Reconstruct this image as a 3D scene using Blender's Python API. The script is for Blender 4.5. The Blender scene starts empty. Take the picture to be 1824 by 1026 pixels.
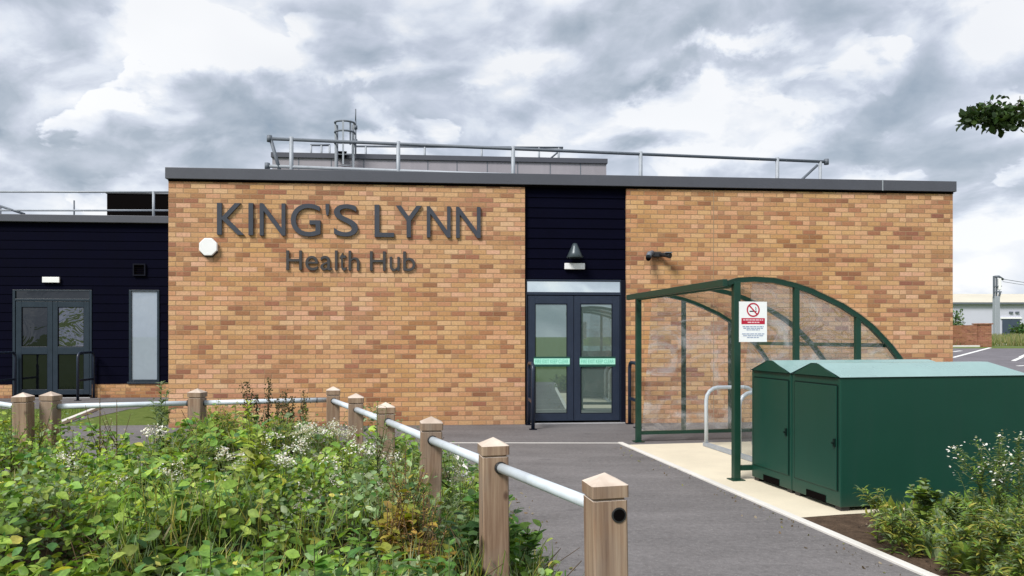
import bpy, math, random
import numpy as np
from mathutils import Vector, Matrix, noise as mnoise

# ------------------------------------------------------------------ basics
C = bpy.context.scene.collection
PI = math.pi
F, HX, HY, EYE = 1317.0, 912.0, 600.0, 1.5      # lens and horizon of the photograph, eye height
rnd = random.Random(7)
R = np.random.RandomState(11)


def W(px, py, Y):
    return Vector(((px - HX) / F * Y, Y, EYE - (py - HY) / F * Y))


def ground_z(x, y):
    a = min(max((y - 19.0) / 23.0, 0), 1)
    b = min(max((y - 42.0) / 68.0, 0), 1)
    return 0.95 * a + 0.80 * b


def tag(o, label=None, cat=None, group=None, kind=None):
    if label: o['label'] = label
    if cat: o['category'] = cat
    if group: o['group'] = group
    if kind: o['kind'] = kind
    return o


def thing(name, label, cat, loc=(0, 0, 0), rz=0.0, group=None):
    o = bpy.data.objects.new(name, None)
    o.empty_display_size = 0.2
    C.objects.link(o)
    o.location = loc
    o.rotation_euler = (0, 0, rz)
    return tag(o, label, cat, group)


def link_mesh(name, me, mat=None, parent=None):
    o = bpy.data.objects.new(name, me)
    C.objects.link(o)
    if mat is not None and not me.materials:
        me.materials.append(mat)
    if parent is not None:
        o.parent = parent
    return o


class MB:
    """collects shapes, then links them as ONE mesh object"""
    def __init__(s):
        s.v = []; s.f = []; s.sm = []

    def add(s, verts, faces, smooth=False):
        b = len(s.v)
        s.v += [tuple(p) for p in verts]
        for f in faces:
            s.f.append(tuple(b + i for i in f)); s.sm.append(smooth)
        return s

    def box(s, x0, x1, y0, y1, z0, z1):
        v = [(x0, y0, z0), (x1, y0, z0), (x1, y1, z0), (x0, y1, z0), (x0, y0, z1), (x1, y0, z1), (x1, y1, z1), (x0, y1, z1)]
        f = [(0, 3, 2, 1), (4, 5, 6, 7), (0, 1, 5, 4), (1, 2, 6, 5), (2, 3, 7, 6), (3, 0, 4, 7)]
        return s.add(v, f)

    def bar(s, p0, p1, w, h, up=(0, 0, 1)):
        """rectangular bar from p0 to p1"""
        p0, p1 = Vector(p0), Vector(p1)
        t = (p1 - p0).normalized()
        u = Vector(up)
        if abs(t.dot(u)) > 0.95: u = Vector((1, 0, 0))
        b = t.cross(u).normalized(); n = b.cross(t).normalized()
        v = []
        for p in (p0, p1):
            for (i, j) in ((-1, -1), (1, -1), (1, 1), (-1, 1)):
                v.append(p + b * (w / 2 * i) + n * (h / 2 * j))
        f = [(0, 1, 2, 3), (7, 6, 5, 4), (0, 4, 5, 1), (1, 5, 6, 2), (2, 6, 7, 3), (3, 7, 4, 0)]
        return s.add(v, f)

    def tube(s, pts, r, n=10, cap=True, r2=None):
        pts = [Vector(p) for p in pts]
        m = len(pts)
        v = []
        t0 = (pts[1] - pts[0]).normalized()
        u = Vector((0, 0, 1))
        if abs(t0.dot(u)) > 0.9: u = Vector((1, 0, 0))
        for i, p in enumerate(pts):
            a = pts[max(i - 1, 0)]; c = pts[min(i + 1, m - 1)]
            t = (c - a).normalized()
            b = t.cross(u)
            if b.length < 1e-4: b = t.cross(Vector((0, 1, 0)))
            b.normalize(); w = b.cross(t).normalized()
            u = w
            rr = r if r2 is None else r + (r2 - r) * i / (m - 1)
            for k in range(n):
                a_ = 2 * PI * k / n
                v.append(p + b * (rr * math.cos(a_)) + w * (rr * math.sin(a_)))
        f = []
        for i in range(m - 1):
            for k in range(n):
                k2 = (k + 1) % n
                f.append((i * n + k, i * n + k2, (i + 1) * n + k2, (i + 1) * n + k))
        s.add(v, f, True)
        if cap:
            b = len(s.v) - len(v)
            s.f.append(tuple(b + k for k in reversed(range(n)))); s.sm.append(False)
            s.f.append(tuple(b + (m - 1) * n + k for k in range(n))); s.sm.append(False)
        return s

    def lathe(s, prof, n=16, c=(0, 0, 0), axis='z'):
        v = []
        for (r, h) in prof:
            for k in range(n):
                a = 2 * PI * k / n
                if axis == 'z': v.append((c[0] + r * math.cos(a), c[1] + r * math.sin(a), c[2] + h))
                else: v.append((c[0] + r * math.cos(a), c[1] + h, c[2] + r * math.sin(a)))
        f = []
        for i in range(len(prof) - 1):
            for k in range(n):
                k2 = (k + 1) % n
                q = (i * n + k, i * n + k2, (i + 1) * n + k2, (i + 1) * n + k)
                f.append(q if axis == 'z' else q[::-1])
        return s.add(v, f, True)

    def prism(s, poly, d0, d1, plane='xz'):
        """polygon extruded between depth d0 and d1"""
        n = len(poly)
        def pt(a, b, d):
            return (a, d, b) if plane == 'xz' else ((a, b, d) if plane == 'xy' else (d, a, b))
        v = [pt(a, b, d0) for a, b in poly] + [pt(a, b, d1) for a, b in poly]
        f = [tuple(range(n)), tuple(range(2 * n - 1, n - 1, -1))]
        f += [(i + n, (i + 1) % n + n, (i + 1) % n, i) for i in range(n)]
        return s.add(v, f)

    def build(s, name, mat, parent=None, bevel=0, recalc=False):
        me = bpy.data.meshes.new(name)
        me.from_pydata([tuple(p) for p in s.v], [], s.f)
        me.polygons.foreach_set('use_smooth', s.sm)
        if recalc:
            import bmesh
            bm = bmesh.new(); bm.from_mesh(me)
            bmesh.ops.recalc_face_normals(bm, faces=bm.faces)
            bm.to_mesh(me); bm.free()
        me.update()
        o = link_mesh(name, me, mat, parent)
        if bevel:
            m = o.modifiers.new('edge', 'BEVEL'); m.width = bevel; m.segments = 2; m.limit_method = 'ANGLE'
        return o


# ------------------------------------------------------------------ materials
class NT:
    def __init__(s, name):
        s.m = bpy.data.materials.new(name); s.m.use_nodes = True
        s.t = s.m.node_tree; s.n = s.t.nodes; s.l = s.t.links
        s.b = s.n['Principled BSDF']; s.out = s.n['Material Output']

    def node(s, typ, **kw):
        nd = s.n.new(typ)
        for k, v in kw.items(): setattr(nd, k, v)
        return nd

    def set(s, sock, val):
        if hasattr(val, 'is_output'): s.l.new(val, sock)
        else: sock.default_value = val

    def math(s, op, a, b=None, c=None):
        nd = s.node('ShaderNodeMath', operation=op)
        s.set(nd.inputs[0], a)
        if b is not None: s.set(nd.inputs[1], b)
        if c is not None: s.set(nd.inputs[2], c)
        return nd.outputs[0]

    def vmath(s, op, a, b=None):
        nd = s.node('ShaderNodeVectorMath', operation=op)
        s.set(nd.inputs[0], a)
        if b is not None: s.set(nd.inputs[1], b)
        return nd.outputs[0]

    def coord(s, which='Object'):
        return s.node('ShaderNodeTexCoord').outputs[which]

    def xyz(s, v):
        nd = s.node('ShaderNodeSeparateXYZ'); s.l.new(v, nd.inputs[0]); return nd.outputs

    def vec(s, x, y, z):
        nd = s.node('ShaderNodeCombineXYZ')
        for i, q in enumerate((x, y, z)): s.set(nd.inputs[i], q)
        return nd.outputs[0]

    def noise(s, v, scale, detail=4, rough=0.55, dist=0.0, out='Fac'):
        nd = s.node('ShaderNodeTexNoise')
        if v is not None: s.l.new(v, nd.inputs['Vector'])
        nd.inputs['Scale'].default_value = scale; nd.inputs['Detail'].default_value = detail
        nd.inputs['Roughness'].default_value = rough; nd.inputs['Distortion'].default_value = dist
        return nd.outputs[out]

    def ramp(s, fac, stops, interp='LINEAR'):
        nd = s.node('ShaderNodeValToRGB'); s.l.new(fac, nd.inputs[0])
        cr = nd.color_ramp; cr.interpolation = interp
        while len(cr.elements) < len(stops): cr.elements.new(0.5)
        for e, (p, c) in zip(cr.elements, stops):
            e.position = p
            e.color = (c, c, c, 1) if isinstance(c, (int, float)) else (*c, 1)
        return nd.outputs[0]

    def mix(s, fac, a, b, typ='MIX'):
        nd = s.node('ShaderNodeMix', data_type='RGBA', blend_type=typ)
        s.set(nd.inputs[0], fac)
        s.set(nd.inputs[6], a if hasattr(a, 'is_output') else (*a, 1))
        s.set(nd.inputs[7], b if hasattr(b, 'is_output') else (*b, 1))
        return nd.outputs[2]

    def bump(s, h, strength=0.3, dist=0.01):
        nd = s.node('ShaderNodeBump'); s.l.new(h, nd.inputs['Height'])
        nd.inputs['Strength'].default_value = strength; nd.inputs['Distance'].default_value = dist
        s.l.new(nd.outputs[0], s.b.inputs['Normal'])

    def done(s, col=None, rough=None, metal=None, spec=None):
        if col is not None: s.set(s.b.inputs['Base Color'], col if hasattr(col, 'is_output') else (*col, 1))
        if rough is not None: s.set(s.b.inputs['Roughness'], rough)
        if metal is not None: s.b.inputs['Metallic'].default_value = metal
        if spec is not None: s.b.inputs['Specular IOR Level'].default_value = spec
        return s.m


def paint(name, col, rough=0.5, metal=0.0, var=0.12, scale=6.0, spec=0.5, bump=0.0, streak=False):
    s = NT(name)
    v = s.coord()
    if streak: v = s.vmath('MULTIPLY', v, (1.0, 1.0, 0.12))
    n = s.noise(v, scale, 5, 0.6)
    n2 = s.noise(v, scale * 9, 3, 0.6)
    k = s.math('ADD', s.math('MULTIPLY', n, 0.7), s.math('MULTIPLY', n2, 0.3))
    c = s.ramp(k, [(0.3, tuple(x * (1 - var) for x in col)), (0.7, tuple(min(x * (1 + var), 1) for x in col))])
    r = s.math('MULTIPLY_ADD', n, 0.2, rough - 0.1)
    if bump: s.bump(n2, bump, 0.002)
    return s.done(c, r, metal, spec)


def brick_mat(name, bw=0.2375, bh=0.0805, tones=None, dark=0.0):
    """stretcher bond brickwork laid out in the wall's own metres"""
    s = NT(name)
    x, y, z = s.xyz(s.coord())
    u = s.math('ADD', x, y)
    r = s.math('DIVIDE', z, bh)
    row = s.math('FLOOR', r); rf = s.math('FRACT', r)
    cu = s.math('ADD', s.math('DIVIDE', u, bw), s.math('MULTIPLY', s.math('MODULO', row, 2.0), 0.5))
    col = s.math('FLOOR', cu); cf = s.math('FRACT', cu)
    wn = s.node('ShaderNodeTexWhiteNoise', noise_dimensions='2D'); s.l.new(s.vec(col, row, 0.0), wn.inputs[0])
    wv, wc = wn.outputs[0], wn.outputs[1]
    wr, wg, wb = s.xyz(wc)
    # clumps of darker bricks, drawn out along the courses
    cell = s.vec(s.math('MULTIPLY', col, 0.26), s.math('MULTIPLY', row, 0.42), 3.1)
    clump = s.noise(cell, 1.0, 3, 0.65)
    k = s.math('ADD', s.math('MULTIPLY', wv, 0.66), s.math('MULTIPLY', s.ramp(clump, [(0.42, 0.0), (0.64, 1.0)]), 0.42))
    k = s.math('ADD', k, dark)
    t = tones or [(0.0, (0.68, 0.445, 0.265)), (0.28, (0.63, 0.390, 0.212)), (0.52, (0.57, 0.335, 0.168)), (0.66, (0.50, 0.282, 0.145)), (0.78, (0.385, 0.195, 0.105)), (1.0, (0.285, 0.135, 0.080))]
    c = s.ramp(k, t)
    # pink and yellow drift between bricks and over the wall
    pinkish = s.mix(s.ramp(wg, [(0.35, 0.0), (0.85, 0.8)]), c, s.mix(1.0, c, (1.05, 0.93, 1.12), 'MULTIPLY'))
    big = s.noise(s.coord(), 0.42, 3, 0.6)
    c = s.mix(s.ramp(big, [(0.40, 0.0), (0.62, 1.0)]), pinkish, s.mix(1.0, pinkish, (0.97, 0.93, 0.78), 'MULTIPLY'))
    fine = s.noise(s.vmath('MULTIPLY', s.coord(), (1.0, 1.0, 2.2)), 26.0, 4, 0.65)
    c = s.mix(1.0, c, s.ramp(fine, [(0.3, 0.78), (0.7, 1.16)]), 'MULTIPLY')
    half = s.math('GREATER_THAN', s.math('MULTIPLY', s.math('GREATER_THAN', cf, 0.5), s.math('GREATER_THAN', wb, 0.88)), 0.5)
    c = s.mix(s.math('MULTIPLY', half, 0.55), c, (0.26, 0.12, 0.07))
    stain = s.noise(s.vmath('MULTIPLY', s.coord(), (1.0, 1.0, 0.18)), 1.7, 4, 0.6)
    c = s.mix(s.ramp(stain, [(0.50, 0.0), (0.75, 0.22)]), c, s.mix(1.0, c, (0.72, 0.68, 0.66), 'MULTIPLY'))
    base = s.ramp(s.math('ADD', z, s.math('MULTIPLY', stain, 0.25)), [(0.10, 0.45), (0.42, 0.0)])
    c = s.mix(base, c, s.mix(1.0, c, (0.62, 0.60, 0.60), 'MULTIPLY'))
    # joints
    ez = s.math('MULTIPLY', s.math('MINIMUM', rf, s.math('SUBTRACT', 1.0, rf)), bh)
    ex = s.math('MULTIPLY', s.math('MINIMUM', cf, s.math('SUBTRACT', 1.0, cf)), bw)
    wob = s.math('MULTIPLY', s.math('SUBTRACT', s.noise(s.coord(), 30.0, 2), 0.5), 0.004)
    e = s.math('ADD', s.math('MINIMUM', s.math('MULTIPLY', ez, 1.0), ex), wob)
    joint = s.ramp(s.math('MULTIPLY', e, 100.0), [(0.40, 1.0), (0.80, 0.0)])
    mort = s.mix(fine, (0.29, 0.180, 0.105), (0.39, 0.255, 0.150))  # mortar brown, deepened with the shade of recessed joints
    c = s.mix(joint, c, mort)
    h = s.math('ADD', s.math('MULTIPLY', s.math('SUBTRACT', 1.0, joint), 1.0), s.math('ADD', s.math('MULTIPLY', fine, 0.3), s.math('MULTIPLY', wb, 0.25)))
    s.bump(h, 0.55, 0.007)
    return s.done(c, 0.9, 0, 0.2)


def asphalt(name, base=0.10, tint=(1.06, 0.97, 1.0), streak=0.5):
    s = NT(name)
    v = s.coord()
    big = s.noise(v, 0.7, 4, 0.6)
    sv = s.vmath('MULTIPLY', v, (0.8, 3.0, 1.0))
    st = s.noise(sv, 0.9, 4, 0.6)
    fine = s.noise(v, 130.0, 2, 0.7)
    spk = s.node('ShaderNodeTexVoronoi'); s.l.new(v, spk.inputs['Vector']); spk.inputs['Scale'].default_value = 95.0
    mid = s.noise(v, 22.0, 4, 0.75)
    k = s.math('ADD', s.math('MULTIPLY', big, 0.30), s.math('MULTIPLY', st, 0.20 + 0.2 * streak))
    k = s.math('ADD', k, s.math('ADD', s.math('MULTIPLY', fine, 0.25), s.math('MULTIPLY', s.math('SUBTRACT', mid, 0.4), 0.45)))
    lo, hi = base * 0.55, base * 1.40
    c = s.ramp(k, [(0.30, tuple(lo * t for t in tint)), (0.70, tuple(hi * t for t in tint))])
    chips = s.ramp(spk.outputs['Color'], [(0.80, 0.0), (0.97, 0.35)])
    c = s.mix(chips, c, (base * 2.2, base * 2.1, base * 2.0))
    spot = s.node('ShaderNodeTexVoronoi'); s.l.new(s.vmath('ADD', v, s.vmath('MULTIPLY', s.noise(v, 5.0, 2, out='Color'), (0.2, 0.2, 0.0))), spot.inputs['Vector']); spot.inputs['Scale'].default_value = 1.7
    c = s.mix(s.ramp(spot.outputs['Distance'], [(0.05, 0.45), (0.13, 0.0)]), c, s.mix(1.0, c, (0.55, 0.54, 0.55), 'MULTIPLY'))
    s.bump(s.math('ADD', fine, s.math('MULTIPLY', spk.outputs['Distance'], 0.6)), 0.5, 0.004)
    return s.done(c, 0.86, 0, 0.3)


def concrete(name, col, sp=60.0, var=0.18, streaks=0.0):
    s = NT(name)
    v = s.coord()
    a = s.noise(v, 1.6, 5, 0.6); b = s.noise(v, sp, 3, 0.7)
    k = s.math('ADD', s.math('MULTIPLY', a, 0.65), s.math('MULTIPLY', b, 0.35))
    c = s.ramp(k, [(0.28, tuple(x * (1 - var * 1.3) for x in col)), (0.72, tuple(min(1, x * (1 + var)) for x in col))])
    s.bump(b, 0.3, 0.003)
    return s.done(c, 0.85, 0, 0.3)


def soil_mat(name, a, b, scale=9):
    s = NT(name)
    v = s.coord()
    n = s.noise(v, scale, 7, 0.7)
    n2 = s.noise(v, scale * 7, 4, 0.7)
    k = s.math('ADD', s.math('MULTIPLY', n, 0.6), s.math('MULTIPLY', n2, 0.4))
    c = s.ramp(k, [(0.3, a), (0.7, b)])
    s.bump(k, 0.9, 0.04)
    return s.done(c, 0.95, 0, 0.15)


def leaf_mat(name, trans=0.35, rough=0.55):
    """leaf colour comes from a per-leaf attribute"""
    s = NT(name)
    at = s.node('ShaderNodeAttribute', attribute_name='tint')
    n = s.noise(s.coord(), 55.0, 2)
    c = s.mix(1.0, at.outputs['Color'], s.ramp(n, [(0.3, 0.75), (0.7, 1.2)]), 'MULTIPLY')
    s.done(c, rough, 0, 0.35)
    tr = s.node('ShaderNodeBsdfTranslucent')
    s.l.new(s.mix(1.0, c, (1.35, 1.25, 0.55), 'MULTIPLY'), tr.inputs['Color'])
    mx = s.node('ShaderNodeMixShader'); mx.inputs[0].default_value = trans
    s.l.new(s.b.outputs[0], mx.inputs[1]); s.l.new(tr.outputs[0], mx.inputs[2])
    s.l.new(mx.outputs[0], s.out.inputs['Surface'])
    return s.m


def wood_mat(name):
    s = NT(name)
    v = s.coord()
    oi = s.node('ShaderNodeObjectInfo')
    off = s.math('MULTIPLY', oi.outputs['Random'], 37.0)
    v = s.vmath('ADD', v, s.vec(off, off, off))
    g = s.noise(s.vmath('MULTIPLY', v, (1.0, 1.0, 0.035)), 75.0, 4, 0.65, 0.3)
    g2 = s.noise(s.vmath('MULTIPLY', v, (1.0, 1.0, 0.06)), 18.0, 3, 0.6, 0.8)
    k = s.math('ADD', s.math('MULTIPLY', g, 0.5), s.math('MULTIPLY', g2, 0.5))
    c = s.ramp(k, [(0.26, (0.11, 0.058, 0.038)), (0.45, (0.25, 0.162, 0.108)), (0.58, (0.34, 0.240, 0.165)), (0.74, (0.44, 0.335, 0.245))])
    vo = s.node('ShaderNodeTexVoronoi'); s.l.new(s.vmath('MULTIPLY', v, (1.0, 1.0, 0.55)), vo.inputs['Vector']); vo.inputs['Scale'].default_value = 7.0
    knot = s.ramp(vo.outputs['Distance'], [(0.05, 1.0), (0.11, 0.0)])
    c = s.mix(s.math('MULTIPLY', knot, 0.75), c, (0.07, 0.035, 0.025))
    crack = s.noise(s.vmath('MULTIPLY', v, (1.0, 1.0, 0.05)), 42.0, 3, 0.7, 0.6)
    c = s.mix(s.ramp(crack, [(0.30, 0.8), (0.36, 0.0)]), c, (0.07, 0.045, 0.035))
    grey = s.noise(s.vmath('MULTIPLY', v, (1.0, 1.0, 0.4)), 6.0, 4, 0.6)
    c = s.mix(s.ramp(grey, [(0.45, 0.0), (0.75, 0.6)]), c, (0.25, 0.215, 0.185))
    # paler, blotched tone on faces that look up
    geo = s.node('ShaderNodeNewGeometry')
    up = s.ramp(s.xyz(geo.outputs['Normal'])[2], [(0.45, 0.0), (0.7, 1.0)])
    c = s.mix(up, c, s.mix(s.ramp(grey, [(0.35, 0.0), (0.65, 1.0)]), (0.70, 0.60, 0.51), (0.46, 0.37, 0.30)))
    s.bump(k, 0.45, 0.004)
    return s.done(c, 0.8, 0, 0.25)


def glass_sheet(name, tint=(0.93, 0.97, 0.96), refl=0.10, haze=0.06, haze_col=(0.75, 0.74, 0.76), bump=0.0, refl_swath=0.0):
    """thin clear sheet: mostly see-through, some haze and a mirror at grazing angles"""
    s = NT(name)
    tr = s.node('ShaderNodeBsdfTransparent'); tr.inputs['Color'].default_value = (*tint, 1)
    gl = s.node('ShaderNodeBsdfGlossy'); gl.inputs['Roughness'].default_value = 0.03
    df = s.node('ShaderNodeBsdfDiffuse'); df.inputs['Color'].default_value = (*haze_col, 1)
    v = s.coord()
    n = s.noise(s.vmath('MULTIPLY', v, (1.0, 1.0, 1.7)), 1.5, 4, 0.55, 1.6)
    if bump:
        bm = s.node('ShaderNodeBump'); s.l.new(n, bm.inputs['Height']); bm.inputs['Strength'].default_value = bump; bm.inputs['Distance'].default_value = 0.05
        s.l.new(bm.outputs[0], gl.inputs['Normal'])
    hz = s.ramp(n, [(0.50, haze), (0.56, haze + refl_swath * 0.25), (0.66, haze + refl_swath)])  # whitish reflections put in as patches of diffuse haze
    m1 = s.node('ShaderNodeMixShader'); s.l.new(hz, m1.inputs[0]); s.l.new(tr.outputs[0], m1.inputs[1]); s.l.new(df.outputs[0], m1.inputs[2])
    lw = s.node('ShaderNodeLayerWeight'); lw.inputs[0].default_value = 0.5
    fac = s.math('MULTIPLY_ADD', s.math('POWER', lw.outputs['Facing'], 3.0), 0.5, refl)
    m2 = s.node('ShaderNodeMixShader'); s.l.new(fac, m2.inputs[0]); s.l.new(m1.outputs[0], m2.inputs[1]); s.l.new(gl.outputs[0], m2.inputs[2])
    s.l.new(m2.outputs[0], s.out.inputs['Surface'])
    return s.m


def window_mat(name, body, mirror, tint=(0.85, 0.95, 0.93), bump=0.0, bscale=4.0, rough=0.01, var=0.2):
    """glazing in front of a room one cannot see into: dim body plus mirror"""
    s = NT(name)
    gl = s.node('ShaderNodeBsdfGlossy'); gl.inputs['Roughness'].default_value = rough; gl.inputs['Color'].default_value = (*tint, 1)
    n = s.noise(s.coord(), bscale, 3, 0.55, 1.2)
    c = s.ramp(n, [(0.3, tuple(x * (1 - var) for x in body)), (0.7, tuple(x * (1 + var) for x in body))])
    s.done(c, 0.5, 0, 0.0)
    if bump:
        bm = s.node('ShaderNodeBump'); s.l.new(n, bm.inputs['Height']); bm.inputs['Strength'].default_value = bump; bm.inputs['Distance'].default_value = 0.06
        s.l.new(bm.outputs[0], gl.inputs['Normal'])
    mx = s.node('ShaderNodeMixShader'); mx.inputs[0].default_value = mirror
    s.l.new(s.b.outputs[0], mx.inputs[1]); s.l.new(gl.outputs[0], mx.inputs[2]); s.l.new(mx.outputs[0], s.out.inputs['Surface'])
    return s.m


M = {}
M['brick'] = brick_mat('buff_brick')
M['brick_red'] = brick_mat('red_brick', tones=[(0.0, (0.40, 0.20, 0.12)), (0.5, (0.32, 0.14, 0.085)), (1.0, (0.2, 0.085, 0.055))])
M['navy'] = paint('navy_cladding', (0.0024, 0.0026, 0.0100), 0.8, 0, 0.2, 2.0, 0.04)
M['fascia'] = paint('grey_fascia', (0.082, 0.086, 0.106), 0.5, 0, 0.08, 1.2, 0.4)
M['frame'] = paint('blue_grey_frame', (0.016, 0.026, 0.050), 0.40, 0, 0.15, 5, 0.5)
M['frame_dark'] = paint('dark_frame', (0.005, 0.006, 0.014), 0.6, 0, 0.15, 5, 0.12)
M['frame_teal'] = paint('slate_frame', (0.013, 0.026, 0.042), 0.42, 0, 0.15, 5, 0.5)
M['letter'] = paint('slate_letter', (0.052, 0.058, 0.075), 0.5, 0, 0.12, 6, 0.35)
M['letter_brown'] = paint('dark_brown_letter', (0.058, 0.056, 0.058), 0.55, 0, 0.12, 6, 0.3)
M['mastic'] = paint('tan_mastic', (0.34, 0.235, 0.15), 0.8, 0, 0.1, 8, 0.2)
M['black'] = paint('black', (0.004, 0.003, 0.003), 0.9, 0, 0.2, 4, 0.03)
M['dark_plastic'] = paint('dark_plastic', (0.02, 0.02, 0.022), 0.45, 0, 0.2, 8, 0.5)
M['shade_metal'] = paint('lamp_metal', (0.055, 0.075, 0.085), 0.35, 0.2, 0.1, 8, 0.5)
M['white'] = paint('white_plastic', (0.91, 0.91, 0.91), 0.4, 0, 0.03, 8, 0.5)
M['galv'] = paint('galvanised_steel', (0.34, 0.37, 0.41), 0.55, 0.1, 0.14, 9, 0.5)
M['galv_dark'] = paint('weathered_steel', (0.13, 0.15, 0.18), 0.6, 0.1, 0.16, 9, 0.5)
M['rail'] = paint('pale_galvanised_rail', (0.60, 0.66, 0.71), 0.42, 0.05, 0.10, 14, 0.5)
M['green'] = paint('green_shelter_paint', (0.005, 0.041, 0.025), 0.42, 0, 0.18, 6, 0.5)
M['wood'] = wood_mat('softwood_post')
M['panel_grey'] = paint('pale_grey_panel', (0.34, 0.32, 0.35), 0.6, 0, 0.10, 1.2, 0.3, streak=True)
M['threshold'] = paint('threshold_metal', (0.55, 0.55, 0.56), 0.4, 0.3, 0.1, 8)
M['blind'] = window_mat('blind_behind_glass', (0.33, 0.39, 0.47), 0.10, (0.9, 0.95, 1.0), var=0.03)
M['door_glass'] = window_mat('entrance_door_glass', (0.105, 0.145, 0.135), 0.34, (0.80, 0.93, 0.90), var=0.05)
M['transom'] = window_mat('transom_glass', (0.20, 0.24, 0.25), 0.80, (0.92, 1.0, 1.0))
M['dark_glass'] = window_mat('dark_door_glass', (0.004, 0.005, 0.007), 0.07, (0.85, 0.9, 0.95), bump=0.05, bscale=1.5)
M['wavy_glass'] = window_mat('wavy_door_glass', (0.005, 0.006, 0.010), 0.22, (0.85, 0.88, 0.98), bump=0.8, bscale=1.7)
M['sheet'] = glass_sheet('clear_shelter_sheet', (0.97, 0.98, 0.98), 0.07, 0.02, (0.80, 0.81, 0.84), 0.30, 0.22)
M['sheet_roof'] = glass_sheet('clear_roof_sheet', (0.95, 0.96, 0.97), 0.17, 0.08, (0.76, 0.78, 0.82), 0.40, 0.34)
M['asphalt'] = asphalt('asphalt', 0.168, (1.05, 0.985, 0.985))
M['asphalt_dark'] = asphalt('asphalt_by_wall', 0.155, (1.04, 0.98, 1.0))
M['asphalt_far'] = asphalt('car_park_asphalt', 0.165, (1.04, 0.97, 1.06))
M['pad'] = concrete('cream_concrete', (0.72, 0.645, 0.50), 70, 0.12)
M['kerb'] = concrete('kerb_concrete', (0.70, 0.68, 0.64), 50, 0.12)
M['line'] = concrete('white_road_paint', (0.80, 0.80, 0.78), 40, 0.08)
M['soil'] = soil_mat('dark_soil', (0.030, 0.020, 0.014), (0.17, 0.115, 0.078))
M['grass_ground'] = soil_mat('grass_ground', (0.06, 0.10, 0.02), (0.17, 0.22, 0.055), 5)
M['leaf'] = leaf_mat('leaf')
M['leaf_dull'] = leaf_mat('dull_leaf', 0.25, 0.6)
M['petal'] = leaf_mat('petal', 0.2, 0.6)
M['stem'] = paint('plant_stem', (0.10, 0.13, 0.045), 0.7, 0, 0.25, 20, 0.2)
M['stem_brown'] = paint('dry_stem', (0.10, 0.065, 0.035), 0.8, 0, 0.25, 20, 0.2)
M['bark'] = paint('tree_bark', (0.075, 0.055, 0.040), 0.9, 0, 0.4, 14, 0.2, bump=0.8)
M['shed_wall'] = paint('pale_shed_cladding', (0.56, 0.57, 0.66), 0.6, 0, 0.04, 0.3, 0.3)
M['shed_roof'] = paint('cream_shed_roof', (0.60, 0.56, 0.46), 0.7, 0, 0.08, 0.2, 0.2)
M['shed_door'] = paint('blue_grey_roller_door', (0.055, 0.075, 0.11), 0.6, 0, 0.1, 1, 0.3)
M['sign_red'] = paint('sign_red', (0.52, 0.012, 0.045), 0.45, 0, 0.05, 8)
M['sign_blue'] = paint('sign_text', (0.30, 0.36, 0.50), 0.5, 0, 0.05, 8)
M['sign_dark'] = paint('sign_pictogram', (0.04, 0.02, 0.03), 0.5, 0, 0.05, 8)
M['sign_pink'] = paint('sign_banner_text', (0.85, 0.55, 0.60), 0.5, 0, 0.05, 8)
M['strip_dark'] = paint('door_strip_green', (0.010, 0.075, 0.052), 0.45, 0, 0.08, 8)
M['strip_pale'] = paint('door_strip_mint', (0.42, 0.86, 0.68), 0.45, 0, 0.04, 8)
M['strip_text'] = paint('door_strip_lettering', (0.14, 0.52, 0.38), 0.45, 0, 0.04, 8)


def locker_mat(name):
    s = NT(name)
    v = s.coord()
    n = s.noise(v, 2.2, 4, 0.6)
    z = s.xyz(v)[2]
    st = s.noise(s.vmath('MULTIPLY', v, (7.0, 7.0, 0.5)), 1.6, 4, 0.6)
    c = s.mix(n, (0.0045, 0.045, 0.030), (0.0070, 0.058, 0.039))
    c = s.mix(s.math('MULTIPLY', s.ramp(st, [(0.5, 0.0), (0.75, 1.0)]), 0.25), c, (0.014, 0.048, 0.038))
    low = s.ramp(s.math('ADD', z, s.math('MULTIPLY', n, 0.10)), [(0.06, 0.7), (0.22, 0.0)])
    c = s.mix(s.math('MULTIPLY', low, 0.5), c, (0.05, 0.06, 0.045))
    s.bump(s.noise(v, 1.3, 2), 0.06, 0.02)
    s.done(c, s.math('MULTIPLY_ADD', st, 0.12, 0.34), 0, 0.35)
    pass
    return s.m
M['locker'] = locker_mat('green_locker_paint')
M['locker_seam'] = paint('locker_seam', (0.002, 0.012, 0.009), 0.6, 0, 0.1, 8, 0.2)
M['locker_roof'] = paint('green_roof_sky_sheen', (0.25, 0.39, 0.375), 0.28, 0, 0.10, 2.0, 0.6, streak=True)  # sky reflection on the green roof is put into this pale colour

# ------------------------------------------------------------------ camera, light, sky
cam = bpy.data.cameras.new('camera'); camo = bpy.data.objects.new('camera', cam); C.objects.link(camo)
cam.sensor_width = 36.0; cam.lens = 36.0 * F / 1824.0
cam.shift_x = 0.0; cam.shift_y = (HY - 513.0) / 1824.0
cam.clip_start = 0.05; cam.clip_end = 6000
camo.location = (0, 0, EYE); camo.rotation_euler = (PI / 2, 0, 0)
bpy.context.scene.camera = camo

SUN_EL, SUN_DIR = 47.0, Vector((-0.62, -0.78))
sun = bpy.data.lights.new('sun', 'SUN'); suno = bpy.data.objects.new('sun', sun); C.objects.link(suno)
sun.energy = 4.0; sun.angle = math.radians(20); sun.color = (1.0, 0.965, 0.915)
e = math.radians(SUN_EL); d = SUN_DIR.normalized()
to_sun = Vector((d.x * math.cos(e), d.y * math.cos(e), math.sin(e)))
suno.rotation_euler = to_sun.to_track_quat('Z', 'Y').to_euler()
suno.location = (-8, -10, 20)


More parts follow.
